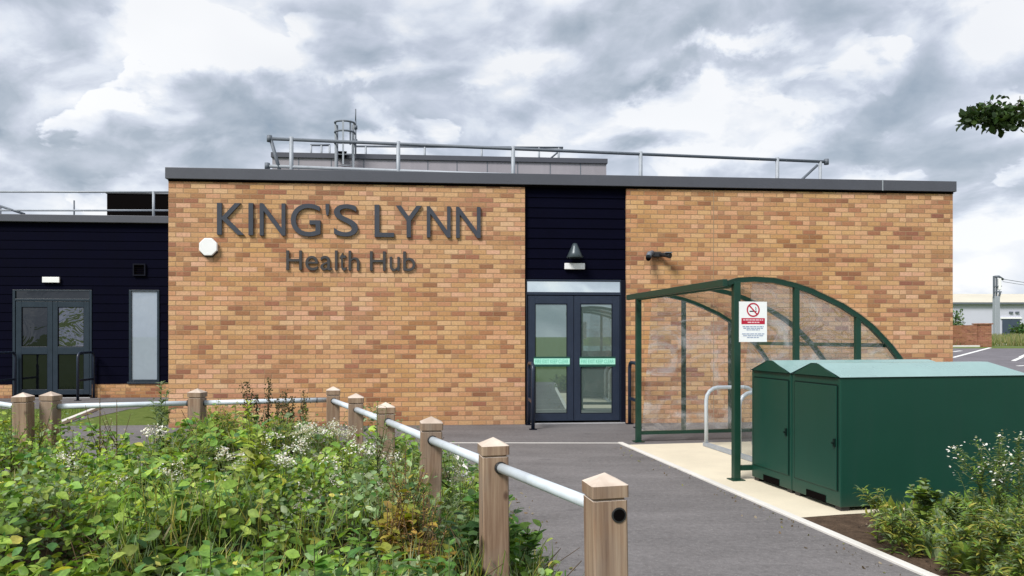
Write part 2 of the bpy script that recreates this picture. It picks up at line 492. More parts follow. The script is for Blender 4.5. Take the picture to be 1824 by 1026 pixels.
def build_sky():
    w = bpy.data.worlds.new('World'); bpy.context.scene.world = w; w.use_nodes = True
    s = NT.__new__(NT)
    s.m = w; s.t = w.node_tree; s.n = s.t.nodes; s.l = s.t.links
    s.n.clear()
    out = s.node('ShaderNodeOutputWorld'); bg = s.node('ShaderNodeBackground'); s.l.new(bg.outputs[0], out.inputs[0])
    sky = s.node('ShaderNodeTexSky', sky_type='NISHITA'); sky.sun_disc = False
    sky.sun_elevation = math.radians(SUN_EL); sky.sun_rotation = math.atan2(d.x, d.y)
    D = s.coord('Generated')
    x, y, z = s.xyz(D)
    ay = s.math('MAXIMUM', s.math('ABSOLUTE', y), 0.30)
    # billows: warped fractal noise, flattened toward the horizon
    zz = s.math('MULTIPLY', z, 1.7)
    q = s.vec(x, y, zz)
    wq = s.vmath('ADD', q, s.vmath('MULTIPLY', s.vmath('SUBTRACT', s.noise(q, 3.0, 3, 0.5, out='Color'), (0.5, 0.5, 0.5)), (0.22, 0.22, 0.16)))
    def fbm(v, sc, det=7, ro=0.56): return s.noise(v, sc, det, ro, 0.1)
    def puff(v, sc):
        nd = s.node('ShaderNodeTexVoronoi', feature='F1', normalize=True); s.l.new(v, nd.inputs['Vector'])
        nd.inputs['Scale'].default_value = sc; nd.inputs['Detail'].default_value = 2.0; nd.inputs['Roughness'].default_value = 0.5
        return nd.outputs['Distance']
    up = (-0.016, 0.0, 0.048)
    wq2 = s.vmath('ADD', wq, up)
    fa, fb, pa, pb = fbm(wq, 4.2), fbm(wq2, 4.2), puff(wq, 6.0), puff(wq2, 6.0)
    rel = s.math('SUBTRACT', fa, fb); pf = s.math('SUBTRACT', pb, pa)
    # crisp sunlit rims along the tops of the heaps
    c1 = s.math('MULTIPLY_ADD', pa, -0.38, s.math('MULTIPLY_ADD', fbm(wq, 2.4, 8, 0.55), 1.0, 0.14))
    c2 = s.math('MULTIPLY_ADD', pb, -0.38, s.math('MULTIPLY_ADD', fbm(wq2, 2.4, 8, 0.55), 1.0, 0.14))
    top = s.ramp(s.math('SUBTRACT', c1, c2), [(0.0, 0.10), (0.08, 1.0)])
    def rim_at(t): return s.ramp(s.math('SUBTRACT', c1, t), [(0.0, 0.0), (0.012, 1.0), (0.05, 0.75), (0.16, 0.0)])
    rim = s.math('MULTIPLY', s.math('MAXIMUM', rim_at(0.40), rim_at(0.52)), top)
    hb = fbm(s.vmath('ADD', wq, (4.0, 1.0, 2.0)), 2.0, 5)
    fine = fbm(s.vmath('ADD', wq, (1.0, 7.0, 2.0)), 12.0, 5, 0.6)
    # tangent-plane direction, with ragged edges
    wn = s.noise(q, 6.5, 6, 0.62, 0.3, out='Color')
    wr, wg, _ = s.xyz(s.vmath('SUBTRACT', wn, (0.5, 0.5, 0.5)))
    tx = s.math('ADD', s.math('DIVIDE', x, ay), s.math('MULTIPLY', wr, 0.22))
    tz = s.math('ADD', s.math('DIVIDE', z, ay), s.math('MULTIPLY', wg, 0.17))
    blobs = [(350, 45, 120, 55, .62), (310, 105, 60, 25, .45), (215, 160, 70, 18, .55), (450, 112, 110, 20, .5), (730, 110, 40, 30, .5), (610, 135, 45, 10, .5),
             (660, 268, 150, 22, .6), (870, 80, 70, 40, .3), (860, 155, 40, 15, .5), (940, 115, 70, 18, .5), (1130, 180, 35, 20, .5), (1265, 75, 45, 14, .6),
             (1340, 92, 55, 16, .6), (1530, 125, 45, 18, .55), (1230, 180, 90, 26, .5), (1360, 232, 80, 34, .55), (1410, 190, 28, 15, .55), (1790, 45, 60, 50, .75),
             (1770, 425, 110, 55, .6), (1720, 365, 40, 22, .35), (960, 215, 60, 30, .35), (1200, 275, 140, 14, .4), (860, 15, 120, 25, .25), (1700, 520, 160, 40, .45),
             (60, 270, 130, 70, -.30), (230, 330, 110, 30, -.36), (90, 120, 120, 60, -.12), (190, 8, 45, 14, -.3), (400, 165, 110, 34, -.24), (460, 228, 140, 34, -.26),
             (660, 108, 60, 20, -.28), (1080, 65, 120, 46, -.32), (1200, 132, 120, 26, -.34), (1480, 55, 120, 44, -.30), (1600, 135, 160, 42, -.26), (1130, 230, 70, 18, -.25),
             (1490, 235, 110, 44, -.26), (1620, 270, 200, 44, -.22), (720, 235, 90, 18, -.2), (1760, 335, 90, 34, -.28), (1230, 15, 70, 30, -.12), (60, 370, 120, 30, .10)]
    acc = None
    for (px, py, sx, sy, amp) in blobs:
        a = s.math('MULTIPLY', s.math('ADD', tx, -(px - HX) / F), F / (sx * 1.15))
        b = s.math('MULTIPLY', s.math('ADD', tz, -(HY - py) / F), F / (sy * 1.15))
        r2 = s.math('MULTIPLY_ADD', a, a, s.math('MULTIPLY', b, b))
        g = s.math('MULTIPLY', s.math('POWER', 2.718, s.math('MULTIPLY', r2, -0.7)), amp)
        acc = g if acc is None else s.math('ADD', acc, g)
    v = s.math('ADD', 0.565, s.math('MULTIPLY', acc, 0.72))
    v = s.math('MULTIPLY_ADD', rel, 1.5, v)
    v = s.math('MULTIPLY_ADD', pf, 1.25, v)
    v = s.math('MULTIPLY_ADD', s.math('SUBTRACT', hb, 0.5), 0.55, v)
    v = s.math('MULTIPLY_ADD', s.math('SUBTRACT', fine, 0.5), 0.22, v)
    v = s.math('MULTIPLY_ADD', rim, 0.46, s.math('SUBTRACT', v, 0.012))
    v = s.math('MULTIPLY_ADD', s.math('MAXIMUM', s.math('SUBTRACT', v, 0.74), 0.0), 0.50, s.math('MINIMUM', v, 0.74))
    cl = s.ramp(v, [(0.0, (0.26, 0.345, 0.45)), (0.20, (0.375, 0.445, 0.53)), (0.42, (0.505, 0.567, 0.655)), (0.60, (0.645, 0.695, 0.80)), (0.74, (0.80, 0.85, 0.94)), (0.86, (1.02, 1.03, 1.05))])
    blue = s.mix(1.0, sky.outputs[0], (0.10, 0.10, 0.10), 'MULTIPLY')
    thin = s.ramp(s.noise(wq, 1.7, 4), [(0.40, 0.0), (0.75, 0.35)])
    c = s.mix(s.math('MULTIPLY', thin, 0.6), cl, blue)
    # below the horizon: dull ground haze
    c = s.mix(s.ramp(s.math('MULTIPLY_ADD', z, 20.0, 0.5), [(0.3, 1.0), (0.5, 0.0)]), c, (0.16, 0.16, 0.14))
    s.l.new(c, bg.inputs[0]); bg.inputs[1].default_value = 1.0
build_sky()
bpy.context.scene.world.cycles.sampling_method = 'MANUAL'; bpy.context.scene.world.cycles.sample_map_resolution = 256
sc = bpy.context.scene
sc.view_settings.view_transform = 'Standard'; sc.view_settings.look = 'None'; sc.view_settings.exposure = 0.0; sc.view_settings.gamma = 1.0
sc.render.engine = 'CYCLES'
sc.cycles.max_bounces = 8; sc.cycles.transparent_max_bounces = 24; sc.cycles.use_denoising = True
sc.cycles.caustics_reflective = False; sc.cycles.caustics_refractive = False


# ------------------------------------------------------------------ setting
def grid_sheet(name, xs, ys, mat, lift=0.0, kind='structure'):
    v, f = [], []
    for yy in ys:
        for xx in xs: v.append((xx, yy, ground_z(xx, yy) + lift))
    n = len(xs)
    for j in range(len(ys) - 1):
        for i in range(n - 1): f.append((j * n + i, j * n + i + 1, (j + 1) * n + i + 1, (j + 1) * n + i))
    me = bpy.data.meshes.new(name); me.from_pydata(v, [], f); me.update()
    return tag(link_mesh(name, me, mat), kind=kind)


def poly_sheet(name, pts, mat, z, kind='structure'):
    me = bpy.data.meshes.new(name)
    me.from_pydata([(x, y, ground_z(x, y) + z) for x, y in pts], [], [tuple(range(len(pts)))]); me.update()
    return tag(link_mesh(name, me, mat), kind=kind)


def strip(mb, pts, w, z0, z1):
    """kerb strip of width w along pts, following the ground"""
    pts = [Vector((p[0], p[1])) for p in pts]
    for a, b in zip(pts[:-1], pts[1:]):
        t = (b - a).normalized(); n = Vector((-t.y, t.x)) * (w / 2)
        q = [a - n, b - n, b + n, a + n]
        v = [(p.x, p.y, ground_z(p.x, p.y) + z0) for p in q] + [(p.x, p.y, ground_z(p.x, p.y) + z1) for p in q]
        mb.add(v, [(0, 3, 2, 1), (4, 5, 6, 7), (0, 1, 5, 4), (1, 2, 6, 5), (2, 3, 7, 6), (3, 0, 4, 7)])
    return mb


grid_sheet('ground', [-3000, -600, -120, -40, -15, 0, 15, 40, 120, 600, 3000], [-3000, -400, -60, -10, 5, 12, 19, 30.5, 42, 64, 87, 110, 400, 3000], M['grass_ground'])

KL = [(0.96, 0.5), (0.14, 4.82), (-0.62, 8.80), (-0.72, 9.35)]            # kerb on the bed side of the path
KR = [(3.32, 1.35), (2.60, 4.64), (1.524, 10.40)]                         # edging on the shelter side
# wall frame of the main building
O = Vector((-5.646, 12.15)); EX = Vector((0.99672, 0.08092)); EN = Vector((-0.08092, 0.99672)); RZ = math.atan2(EX.y, EX.x); LEN = 13.59


def B(u, v):                                   # building-local to world
    p = O + EX * u + EN * v
    return (p.x, p.y)


def onwall(px, py, off=0.0):                   # where a sight line meets the wall plane (local u, z)
    k = (px - HX) / F
    u = (k * (O.y + off * EN.y) - O.x - off * EN.x) / (EX.x - k * EX.y)
    Y = O.y + off * EN.y + u * EX.y
    return u, EYE - (py - HY) / F * Y


# asphalt path between the bed and the shelter, and the yard behind the bed
path = [(0.96, 0.5), (3.32, 1.35), (2.60, 4.64), (1.524, 10.40), (-0.90, 10.42), (-0.72, 9.35), (-0.62, 8.80), (0.14, 4.82)]
poly_sheet('path', path, M['asphalt'], 0.004)
yard = [(-0.90, 10.42), (1.524, 10.40), (1.56, 10.20), (4.6, 10.75), (9.5, 11.7), B(LEN + 1.6, 0.4), B(-2.0, 0.4), B(-2.0, 3.3), (-8.6, 15.4), (-7.57, 12.2), (-6.45, 8.2), (-2.2, 7.9), (-0.72, 9.35)]
poly_sheet('pavement', yard, M['asphalt_dark'], 0.006)
poly_sheet('pavement', [(-16, 15.0), (-8.6, 15.4), B(-1.9, 3.3), B(-1.9, 6.5), B(-13, 6.5)], M['asphalt_dark'], 0.005)
poly_sheet('concrete_pad', [(1.60, 10.20), (2.345, 6.08), (2.78, 6.20), (5.9, 6.84), (5.9, 10.95), (4.6, 10.73)], M['pad'], 0.012)
poly_sheet('planting_bed', [(3.30, 1.35), (8.6, 1.35), (8.6, 7.57), (5.9, 6.84), (2.78, 6.20), (2.345, 6.08), (2.62, 4.7)], M['soil'], 0.010)
bed = [(0.95, 0.5), (0.13, 4.82), (-0.62, 8.60), (-1.75, 7.75), (-4.1, 6.75), (-6.6, 8.1), (-6.9, 4.0), (-5.0, 0.3)]
poly_sheet('planting_bed', bed, M['soil'], 0.008)
k = MB(); strip(k, KL, 0.06, -0.05, 0.03)
tag(k.build('kerb', M['kerb'], bevel=0.006), kind='structure')
k = MB(); strip(k, KR, 0.07, -0.05, 0.022)
tag(k.build('kerb', M['kerb'], bevel=0.006), kind='structure')
k = MB(); strip(k, [(-7.57, 12.2), (-8.6, 15.4)], 0.09, -0.05, 0.06)
tag(k.build('kerb', M['kerb'], bevel=0.006), kind='structure')
k = MB(); strip(k, [(1.50, 10.405), (-0.88, 10.425)], 0.035, 0.0, 0.009)
tag(k.build('pavement_joint', M['kerb']), kind='structure')

# car park beyond the building
cp = MB()
xs = [8.8, 14, 22, 32, 46]; ys = [10, 19, 24, 30.5, 36, 42.2]
v = [(xx if yy > 13 or xx > 9 else xx + 1, yy, ground_z(xx, yy) + 0.004) for yy in ys for xx in xs]
cp.add(v, [(j * 5 + i, j * 5 + i + 1, (j + 1) * 5 + i + 1, (j + 1) * 5 + i) for j in range(len(ys) - 1) for i in range(4)])
tag(cp.build('car_park', M['asphalt_far']), kind='structure')


def on_ground(px, py):                          # where a sight line meets the rising ground
    lo, hi = 3.0, 400.0
    k = (px - HX) / F; m = (py - HY) / F
    for _ in range(60):
        Y = (lo + hi) / 2
        if EYE - m * Y > ground_z(k * Y, Y): lo = Y
        else: hi = Y
    return (k * lo, lo)


def marking(a, b, w):
    k = MB(); p, q = on_ground(*a), on_ground(*b)
    n = 6
    pts = [(p[0] + (q[0] - p[0]) * i / n, p[1] + (q[1] - p[1]) * i / n) for i in range(n + 1)]
    strip(k, pts, w, 0.0, 0.010)
    return tag(k.build('road_marking', M['line']), kind='structure')
marking((1698, 637), (1764, 619.5), 0.16)
marking((1699, 626.5), (1712, 625), 0.16)
marking((1805, 643), (1820, 636.5), 0.16)
marking((1813, 652), (1840, 651), 0.16)
marking((1818, 636), (1850, 622), 0.16)
k = MB(); a, b = on_ground(1690, 618.2), on_ground(1760, 617.8)
strip(k, [a, (a[0] + (b[0] - a[0]) * .5, a[1] + (b[1] - a[1]) * .5), b], 0.2, -0.02, 0.09)
a, b = on_ground(1766, 615.0), on_ground(1850, 614.4)
strip(k, [a, (a[0] + (b[0] - a[0]) * .5, a[1] + (b[1] - a[1]) * .5), b], 0.2, -0.02, 0.09)
tag(k.build('kerb', M['kerb']), kind='structure')

# ------------------------------------------------------------------ main building
def rect_on_wall(px0, py0, px1, py1, off=0.0):
    u0, z1 = onwall(px0, (py0), off); u1, _ = onwall(px1, py0, off)
    _, z0 = onwall(px0, py1, off)
    return u0, u1, z0, z1

UB0, _ = onwall(935, 500); UB1, _ = onwall(1116, 500)      # the navy entrance bay
ROOF = 4.277
bld = thing('health_centre', 'long single storey buff brick health centre with grey roof edge and navy entrance bay', 'building', (O.x, O.y, 0), RZ)
DEP = 15.0
w = MB()
w.box(0, UB0, 0, 0.34, -0.1, ROOF - 0.20); w.box(UB1, LEN, 0, 0.34, -0.1, ROOF - 0.20)
w.box(0, 0.34, 0.34, DEP, -0.1, ROOF - 0.20); w.box(LEN - 0.34, LEN, 0.34, DEP, -0.1, ROOF - 0.20); w.box(0.34, LEN - 0.34, DEP - 0.34, DEP, -0.1, ROOF - 0.20)
w.build('wall', M['brick'], bld)
r = MB(); r.box(0.30, LEN - 0.30, 0.30, DEP - 0.3, ROOF - 0.26, ROOF - 0.12)
r.build('roof', M['fascia'], bld)
jx, _ = onwall(1569, 330)
fz = ROOF - 0.185
f = MB()
f.box(-0.035, jx - 0.004, -0.055, 0.36, fz, ROOF); f.box(jx + 0.004, LEN + 0.035, -0.055, 0.36, fz, ROOF)
f.box(-0.035, 0.36, 0.36, DEP + .03, fz, ROOF); f.box(LEN - 0.36, LEN + 0.035, 0.36, DEP + .03, fz, ROOF); f.box(0.36, LEN - 0.36, DEP - 0.33, DEP + .03, fz, ROOF)
fo = f.build('fascia', M['fascia'], bld, bevel=0.006)
f = MB(); f.box(jx - 0.010, jx + 0.010, -0.0585, -0.05, fz - 0.002, ROOF + 0.001)
f.build('joint_cover', M['galv'], fo)
f = MB(); f.box(0.0, LEN, -0.016, -0.002, fz - 0.035, fz); f.build('fascia_shadow_strip', M['black'], bld)  # black strip stands in for the shade below the fascia

for px in (1271,):                                           # movement joints in the brickwork
    u, _ = onwall(px, 600); m = MB(); m.box(u - .007, u + .007, -.0025, -.0005, 0.0, fz - .036); m.build('movement_joint', M['mastic'], bld)

# entrance bay: boards, frame, two leaves
BAY = 0.075
bz1 = ROOF - 0.205; _, bz0 = onwall(1000, 497, BAY)
cl = MB()
nb = 9
for i in range(nb):
    z0 = bz0 + (bz1 - bz0) * i / nb; z1 = bz0 + (bz1 - bz0) * (i + 1) / nb
    cl.add([(UB0, BAY - 0.014, z0 + .004), (UB1, BAY - 0.014, z0 + .004), (UB1, BAY, z1), (UB0, BAY, z1), (UB0, BAY + .05, z0 + .004), (UB1, BAY + .05, z0 + .004), (UB1, BAY + .05, z1), (UB0, BAY + .05, z1)],
           [(0, 1, 2, 3), (0, 4, 5, 1), (3, 2, 6, 7)])
cl.build('cladding_panel', M['navy'], bld)


def double_door(parent, off, outer, transom, leaves, mid, base, mats, strip_rows=None, name='entrance'):
    """outer/transom/leaf rectangles are given as sight lines in the photograph's own pixels"""
    fm, glass_t = mats['frame'], mats['transom']
    u0, u1, z0, z1 = rect_on_wall(outer[0], outer[1], outer[2], base, off)
    z0 = max(z0, 0.012)
    t0, t1, tz0, tz1 = rect_on_wall(*transom, off)
    fr = MB()
    fr.box(u0, t0, off - .02, off + .06, z0, z1); fr.box(t1, u1, off - .02, off + .06, z0, z1)
    fr.box(t0, t1, off - .02, off + .06, tz1, z1)
    lz1 = tz0 - 0.05
    fr.box(t0, t1, off - .02, off + .06, lz1, tz0)
    fro = fr.build('door_frame', fm, parent, bevel=0.004)
    g = MB(); g.box(t0 + .001, t1 - .001, off + .015, off + .03, tz0 + .001, tz1 - .001); g.build('transom_pane', glass_t, fro)
    um, _ = onwall(mid, 600, off)
    edges = [(t0 + .012, um - .004), (um + .004, t1 - .012)]
    for li, (a, b) in enumerate(edges):
        (gx0, gy0, gx1, gy1), (hx0, hy0, hx1, hy1) = leaves[li]
        p0, p1, pz0, pz1 = rect_on_wall(gx0, gy0, gx1, gy1, off)
        _, _, qz0, qz1 = rect_on_wall(gx0, hy0, gx1, hy1, off)
        lf = MB(); y0, y1 = off - .008, off + .045
        lf.box(a, p0, y0, y1, z0 + .02, lz1 - .012); lf.box(p1, b, y0, y1, z0 + .02, lz1 - .012)
        lf.box(p0, p1, y0, y1, pz1, lz1 - .012); lf.box(p0, p1, y0, y1, qz1, pz0); lf.box(p0, p1, y0, y1, z0 + .02, qz0)
        lo = lf.build('door_leaf', mats['leaf'], parent, bevel=0.004)
        bd = MB()                                                    # glazing bead round both panes
        for (c0, c1) in ((pz0, pz1), (qz0, qz1)):
            for bx in ((p0, p0 + .012, c0, c1), (p1 - .012, p1, c0, c1), (p0 + .012, p1 - .012, c0, c0 + .012), (p0 + .012, p1 - .012, c1 - .012, c1)):
                bd.box(bx[0], bx[1], off + .004, off + .016, bx[2], bx[3])
        bd.build('glazing_bead', mats['bead'], lo)
        for gi, (c0, c1) in enumerate(((pz0, pz1), (qz0, qz1))):
            g = MB(); g.box(p0 + .001, p1 - .001, off + .018, off + .030, c0 + .001, c1 - .001)
            g.build('glass_pane', mats['glass'][li][gi], lo)
    th = MB(); th.box(u0 + .02, u1 - .02, off - .075, off - .0, 0.004, 0.020)
    th.build('threshold', M['threshold'], parent)
    return um, z0, lz1


md = {'frame': M['frame'], 'leaf': M['frame'], 'bead': M['frame_dark'], 'transom': M['transom'], 'glass': [[M['door_glass']] * 2] * 2}
double_door(bld, BAY, (936.5, 497.5, 1114, 752), (939, 501, 1105, 520), [((953, 541, 1010.5, 640), (953, 652, 1010.5, 737)), ((1034, 541, 1091, 640), (1034, 652, 1091, 737))], 1022, 752, md)
dk = MB(); u0, _ = onwall(1105.5, 500, BAY); u1, _ = onwall(1116, 500, BAY)
dk.box(u0 + 0.002, UB1 - .001, BAY - .026, BAY - .021, 0.012, bz0 - .01)
dk.build('door_reveal', M['frame_dark'], bld)


def text_mesh(body, depth=0.0, bold=0.0):
    cu = bpy.data.curves.new('t', 'FONT'); cu.body = body; cu.extrude = depth; cu.size = 1.0; cu.resolution_u = 6; cu.offset = bold
    o = bpy.data.objects.new('t', cu); C.objects.link(o)
    me = bpy.data.meshes.new_from_object(o)
    bpy.data.objects.remove(o); bpy.data.curves.remove(cu)
    return me


def fit_text(name, body, u0, u1, z0, z1, y0, y1, mat, parent, bold=0.0):
    """one piece of lettering scaled into a rectangle; front face at y0"""
    me = text_mesh(body, 0.5, bold)
    n = len(me.vertices); a = np.zeros(n * 3); me.vertices.foreach_get('co', a); a = a.reshape(n, 3)
    lo, hi = a.min(0), a.max(0); s = (a - lo) / np.maximum(hi - lo, 1e-6)
    out = np.empty_like(a)
    out[:, 0] = u0 + s[:, 0] * (u1 - u0); out[:, 2] = z0 + s[:, 1] * (z1 - z0); out[:, 1] = y1 + s[:, 2] * (y0 - y1)
    me.vertices.foreach_set('co', out.ravel()); me.name = name
    me.materials.clear(); me.update()
    for p in me.polygons: p.use_smooth = False
    return link_mesh(name, me, mat, parent)


# the strips across the door panes
for (x0, x1) in ((950.5, 1015), (1032, 1096)):
    u0, u1, z0, z1 = rect_on_wall(x0, 635.5, x1, 653, BAY)
    st = MB(); st.box(u0, u1, BAY - .0125, BAY - .009, z0, z1); so = st.build('warning_strip', M['strip_dark'], bld)
    s2 = MB(); hz = (z1 - z0); s2.box(u0 + .004, u1 - .004, BAY - .0145, BAY - .0125, z0 + hz * .22, z1 - hz * .17); s2.build('strip_face', M['strip_pale'], so)
    fit_text('strip_lettering', 'FIRE EXIT KEEP CLEAR', u0 + .03, u1 - .03, z0 + hz * .33, z1 - hz * .28, BAY - .0158, BAY - .0145, M['strip_text'], so)

# raised lettering
KX, KY = 375, 345; ks = 3.648
sg = thing('wall_sign', "large raised slate grey capitals reading KING'S LYNN on the buff brick", 'sign', (O.x, O.y, 0), RZ)
for ch, x0, x1, y0, y1 in [('K', 40, 217, 58, 265), ('I', 245, 275, 59, 268), ('N', 318, 485, 60, 270), ('G', 520, 713, 62, 275), ("'", 746, 770, 65, 140), ('S', 800, 957, 66, 276),
                           ('L', 1065, 1192, 70, 280), ('Y', 1203, 1372, 75, 282), ('N', 1405, 1560, 80, 283), ('N', 1595, 1755, 84, 286)]:
    u0, u1, z0, z1 = rect_on_wall(KX + x0 / ks, KY + y0 / ks, KX + x1 / ks, KY + y1 / ks, -0.05)
    fit_text('letter', ch, u0, u1, z0, z1, -0.040, -0.004, M['letter'], sg, 0.002)
KX, KY, ks = 500, 430, 7.296
sg = thing('wall_sign', 'smaller raised dark grey lettering reading Health Hub, below the large capitals', 'sign', (O.x, O.y, 0), RZ)
for ch, x0, x1, y0, y1 in [('H', 70, 272, 115, 368), ('e', 318, 482, 186, 375), ('a', 515, 662, 186, 375), ('l', 703, 736, 116, 372), ('t', 762, 850, 140, 378), ('h', 880, 1022, 120, 376),
                           ('H', 1158, 1362, 126, 378), ('u', 1415, 1545, 198, 384), ('b', 1590, 1748, 128, 384)]:
    u0, u1, z0, z1 = rect_on_wall(KX + x0 / ks, KY + y0 / ks, KX + x1 / ks, KY + y1 / ks, -0.04)
    fit_text('letter', ch, u0, u1, z0, z1, -0.034, -0.004, M['letter_brown'], sg, 0.0)


# wall fittings -----------------------------------------------------
u, z = onwall(371.5, 440, -0.05)
al = thing('alarm_box', 'white six-sided alarm box with a dark underside left of the raised letters', 'alarm box', (*B(u, 0), z), RZ)
m = MB(); hexa = [(0.155 * math.cos(PI / 8 + i * PI / 4), 0.155 * math.sin(PI / 8 + i * PI / 4) * 1.0) for i in range(8)]
m.prism(hexa, -0.085, -0.012); m.build('cover', M['white'], al, bevel=0.012)
m = MB(); m.prism([(a * .96, b * .9 - 0.032) for a, b in hexa], -0.05, -0.004); m.build('base', M['dark_plastic'], al, bevel=0.006)

u, z = onwall(1022.5, 452, 0.0)
ll = thing('wall_lamp', 'grey cone shaped wall lamp on the navy boards above the main entrance', 'wall lamp', (*B(u, BAY - 0.014), z), RZ)
m = MB(); m.lathe([(0.0, 0.17), (0.035, 0.165), (0.06, 0.11), (0.10, 0.02), (0.145, -0.075), (0.14, -0.08), (0.10, -0.06), (0.0, -0.055)], 20, (0, -0.15, 0)); m.build('lamp_shade', M['shade_metal'], ll)
m = MB(); m.box(-0.05, 0.05, -0.15, -0.002, 0.0, 0.06); m.build('bracket', M['dark_plastic'], ll, bevel=0.006)


def emergency_light(label, px0, py0, px1, py1, off):
    u0, u1, z0, z1 = rect_on_wall(px0, py0, px1, py1, off)
    t = thing('emergency_light', label, 'emergency light', (*B((u0 + u1) / 2, off), (z0 + z1) / 2), RZ, 'white emergency lights over the doors')
    w, h = (u1 - u0) / 2, (z1 - z0) / 2
    m = MB(); m.box(-w, w, -0.055, -0.012, -h, h); m.build('diffuser', M['white'], t, bevel=0.008)
    m = MB(); m.box(-w * .97, w * .97, -0.018, 0.0, -h * .9, h * .9); m.build('back_plate', M['galv'], t)
emergency_light('white box emergency light under the cone lamp of the main entrance', 1005, 469, 1041, 480, BAY - .014)

u, z = onwall(1166, 454, 0)
cc = thing('security_camera', 'pair of dark security cameras on one bracket, on brickwork right of the entrance bay', 'camera', (*B(u, 0), z), RZ)
m = MB(); m.box(-0.07, 0.10, -0.09, -0.001, -0.045, 0.045); m.build('bracket', M['dark_plastic'], cc, bevel=0.015)
m = MB(); m.tube([(-0.06, -0.07, 0.03), (-0.13, -0.14, 0.0), (-0.16, -0.20, -0.06)], 0.042, 12, True, 0.05); m.build('camera_body', M['galv_dark'], cc)
m = MB(); m.lathe([(0, -0.055), (0.03, -0.045), (0.045, -0.015), (0.045, 0.005), (0, 0.006)], 14, (-0.165, -0.205, -0.075)); m.build('dome', M['black'], cc)
m = MB(); m.tube([(0.08, -0.07, 0.0), (0.15, -0.15, -0.015), (0.205, -0.24, -0.04)], 0.036, 12, True, 0.046); m.build('camera_body', M['dark_plastic'], cc)
m = MB(); m.box(0.12, 0.235, -0.27, -0.13, 0.005, 0.022); m.build('sun_visor', M['galv_dark'], cc, bevel=0.004)


def guard_rail(label, u, z_top, v0, v1, grp):
    """hoop beside a door, standing out from the wall"""
    t = thing('door_guard_rail', label, 'guard rail', (*B(u, v1), 0.004), RZ, grp)
    L = v0 - v1
    m = MB(); r = 0.12
    pts = [(0, 0, 0), (0, 0, z_top - r)] + [(0, r - r * math.cos(a), z_top - r + r * math.sin(a)) for a in (PI / 8, PI / 4, 3 * PI / 8)] + [(0, r, z_top)]
    pts += [(0, L - r, z_top)] + [(0, L - r + r * math.sin(a), z_top - r + r * math.cos(a)) for a in (PI / 8, PI / 4, 3 * PI / 8)] + [(0, L, z_top - r), (0, L, 0)]
    m.tube(pts, 0.03, 12); m.build('hoop', M['frame'], t)
    m = MB(); m.bar((0, 0.03, z_top * .42), (0, L - 0.03, z_top * .42), 0.035, 0.05); m.build('mid_bar', M['frame'], t)
    for yy in (0, L):
        m = MB(); m.box(-0.06, 0.06, yy - 0.06, yy + 0.06, 0, 0.012); m.build('base_plate', M['frame_dark'], t)
    return t
u, _ = onwall(948, 700, -0.6); guard_rail('dark blue door guard hoop at the left edge of the main entrance', u, 1.06, -0.08, -0.72, 'door guard hoops')
u, _ = onwall(1135, 700, -0.6); guard_rail('dark blue door guard hoop right of the main entrance, behind the shelter post', u, 1.06, -0.08, -0.62, 'door guard hoops')

# ------------------------------------------------------------------ left wing
WV = 6.36                                                        # wing front, metres behind the main wall
wing = thing('building_wing', 'navy clad building wing with grey roof edge, set back left of the brick block', 'building', (O.x, O.y, 0), RZ)
UE, _ = onwall(300, 600, WV); UE += 0.4
UL = -15.0
_, wt = onwall(200, 384.8, WV); _, wf = onwall(200, 397.5, WV)
_, pz = onwall(250, 684, WV)
dU0, dU1, _, dZ1 = rect_on_wall(22.5, 515.5, 165, 703, WV)
m = MB(); nbd = 16
def board(mb, a, b, z0, z1, n):
    for i in range(18):
        p, q = pz + (wf - pz) * i / 18, pz + (wf - pz) * (i + 1) / 18
        if q <= z0 + .01: continue
        p = max(p, z0)
        mb.add([(a, WV - 0.012, p + .003), (b, WV - 0.012, p + .003), (b, WV, q), (a, WV, q), (a, WV + .1, p + .003), (b, WV + .1, p + .003)], [(0, 1, 2, 3), (0, 4, 5, 1)])
wU0, wU1, wZ0, wZ1 = rect_on_wall(230.5, 516.5, 284.5, 680, WV)
dstep = (wf - pz) / 18
board(m, UL, dU0, pz, wf, 18); board(m, dU1, wU0, pz, wf, 18); board(m, wU1, UE, pz, wf, 18); board(m, dU0, dU1, dZ1, wf, 8); board(m, wU0, wU1, wZ1, wf, 8)
m.build('cladding_panel', M['navy'], wing)
m = MB(); m.box(UL, UE, WV + .10, WV + 8, 0, wf); m.build('inner_wall', M['black'], wing)
m = MB(); m.box(UL, dU0, WV - .03, WV + .09, 0, pz); m.box(dU1, UE, WV - .03, WV + .09, 0, pz); m.build('plinth', M['brick'], wing)
m = MB(); m.box(UL, UE, WV - .12, WV + .4, wf, wt); m.build('fascia', M['fascia'], wing, bevel=0.008)
m = MB(); m.box(UL, UE, WV + .4, WV + 8, wf, wt - .05); m.build('roof', M['fascia'], wing)
mw = {'frame': M['frame_teal'], 'leaf': M['frame_teal'], 'bead': M['frame_dark'], 'transom': M['dark_glass'],
      'glass': [[M['dark_glass'], M['dark_glass']], [M['wavy_glass'], M['dark_glass']]]}
double_door(wing, WV, (23, 516, 164, 705), (27.5, 518, 160, 532), [((38.5, 547, 84.5, 617.5), (38.5, 631, 84.5, 694)), ((103, 547, 149.5, 617.5), (103, 631, 149.5, 694))], 94, 704.5, mw)
m = MB(); t = .055
m.box(wU0, wU0 + t, WV - .03, WV + .05, wZ0, wZ1); m.box(wU1 - t, wU1, WV - .03, WV + .05, wZ0, wZ1); m.box(wU0 + t, wU1 - t, WV - .03, WV + .05, wZ1 - t * .6, wZ1); m.box(wU0 + t, wU1 - t, WV - .03, WV + .05, wZ0, wZ0 + t)
wn = m.build('window', M['frame_teal'], wing, bevel=0.005)
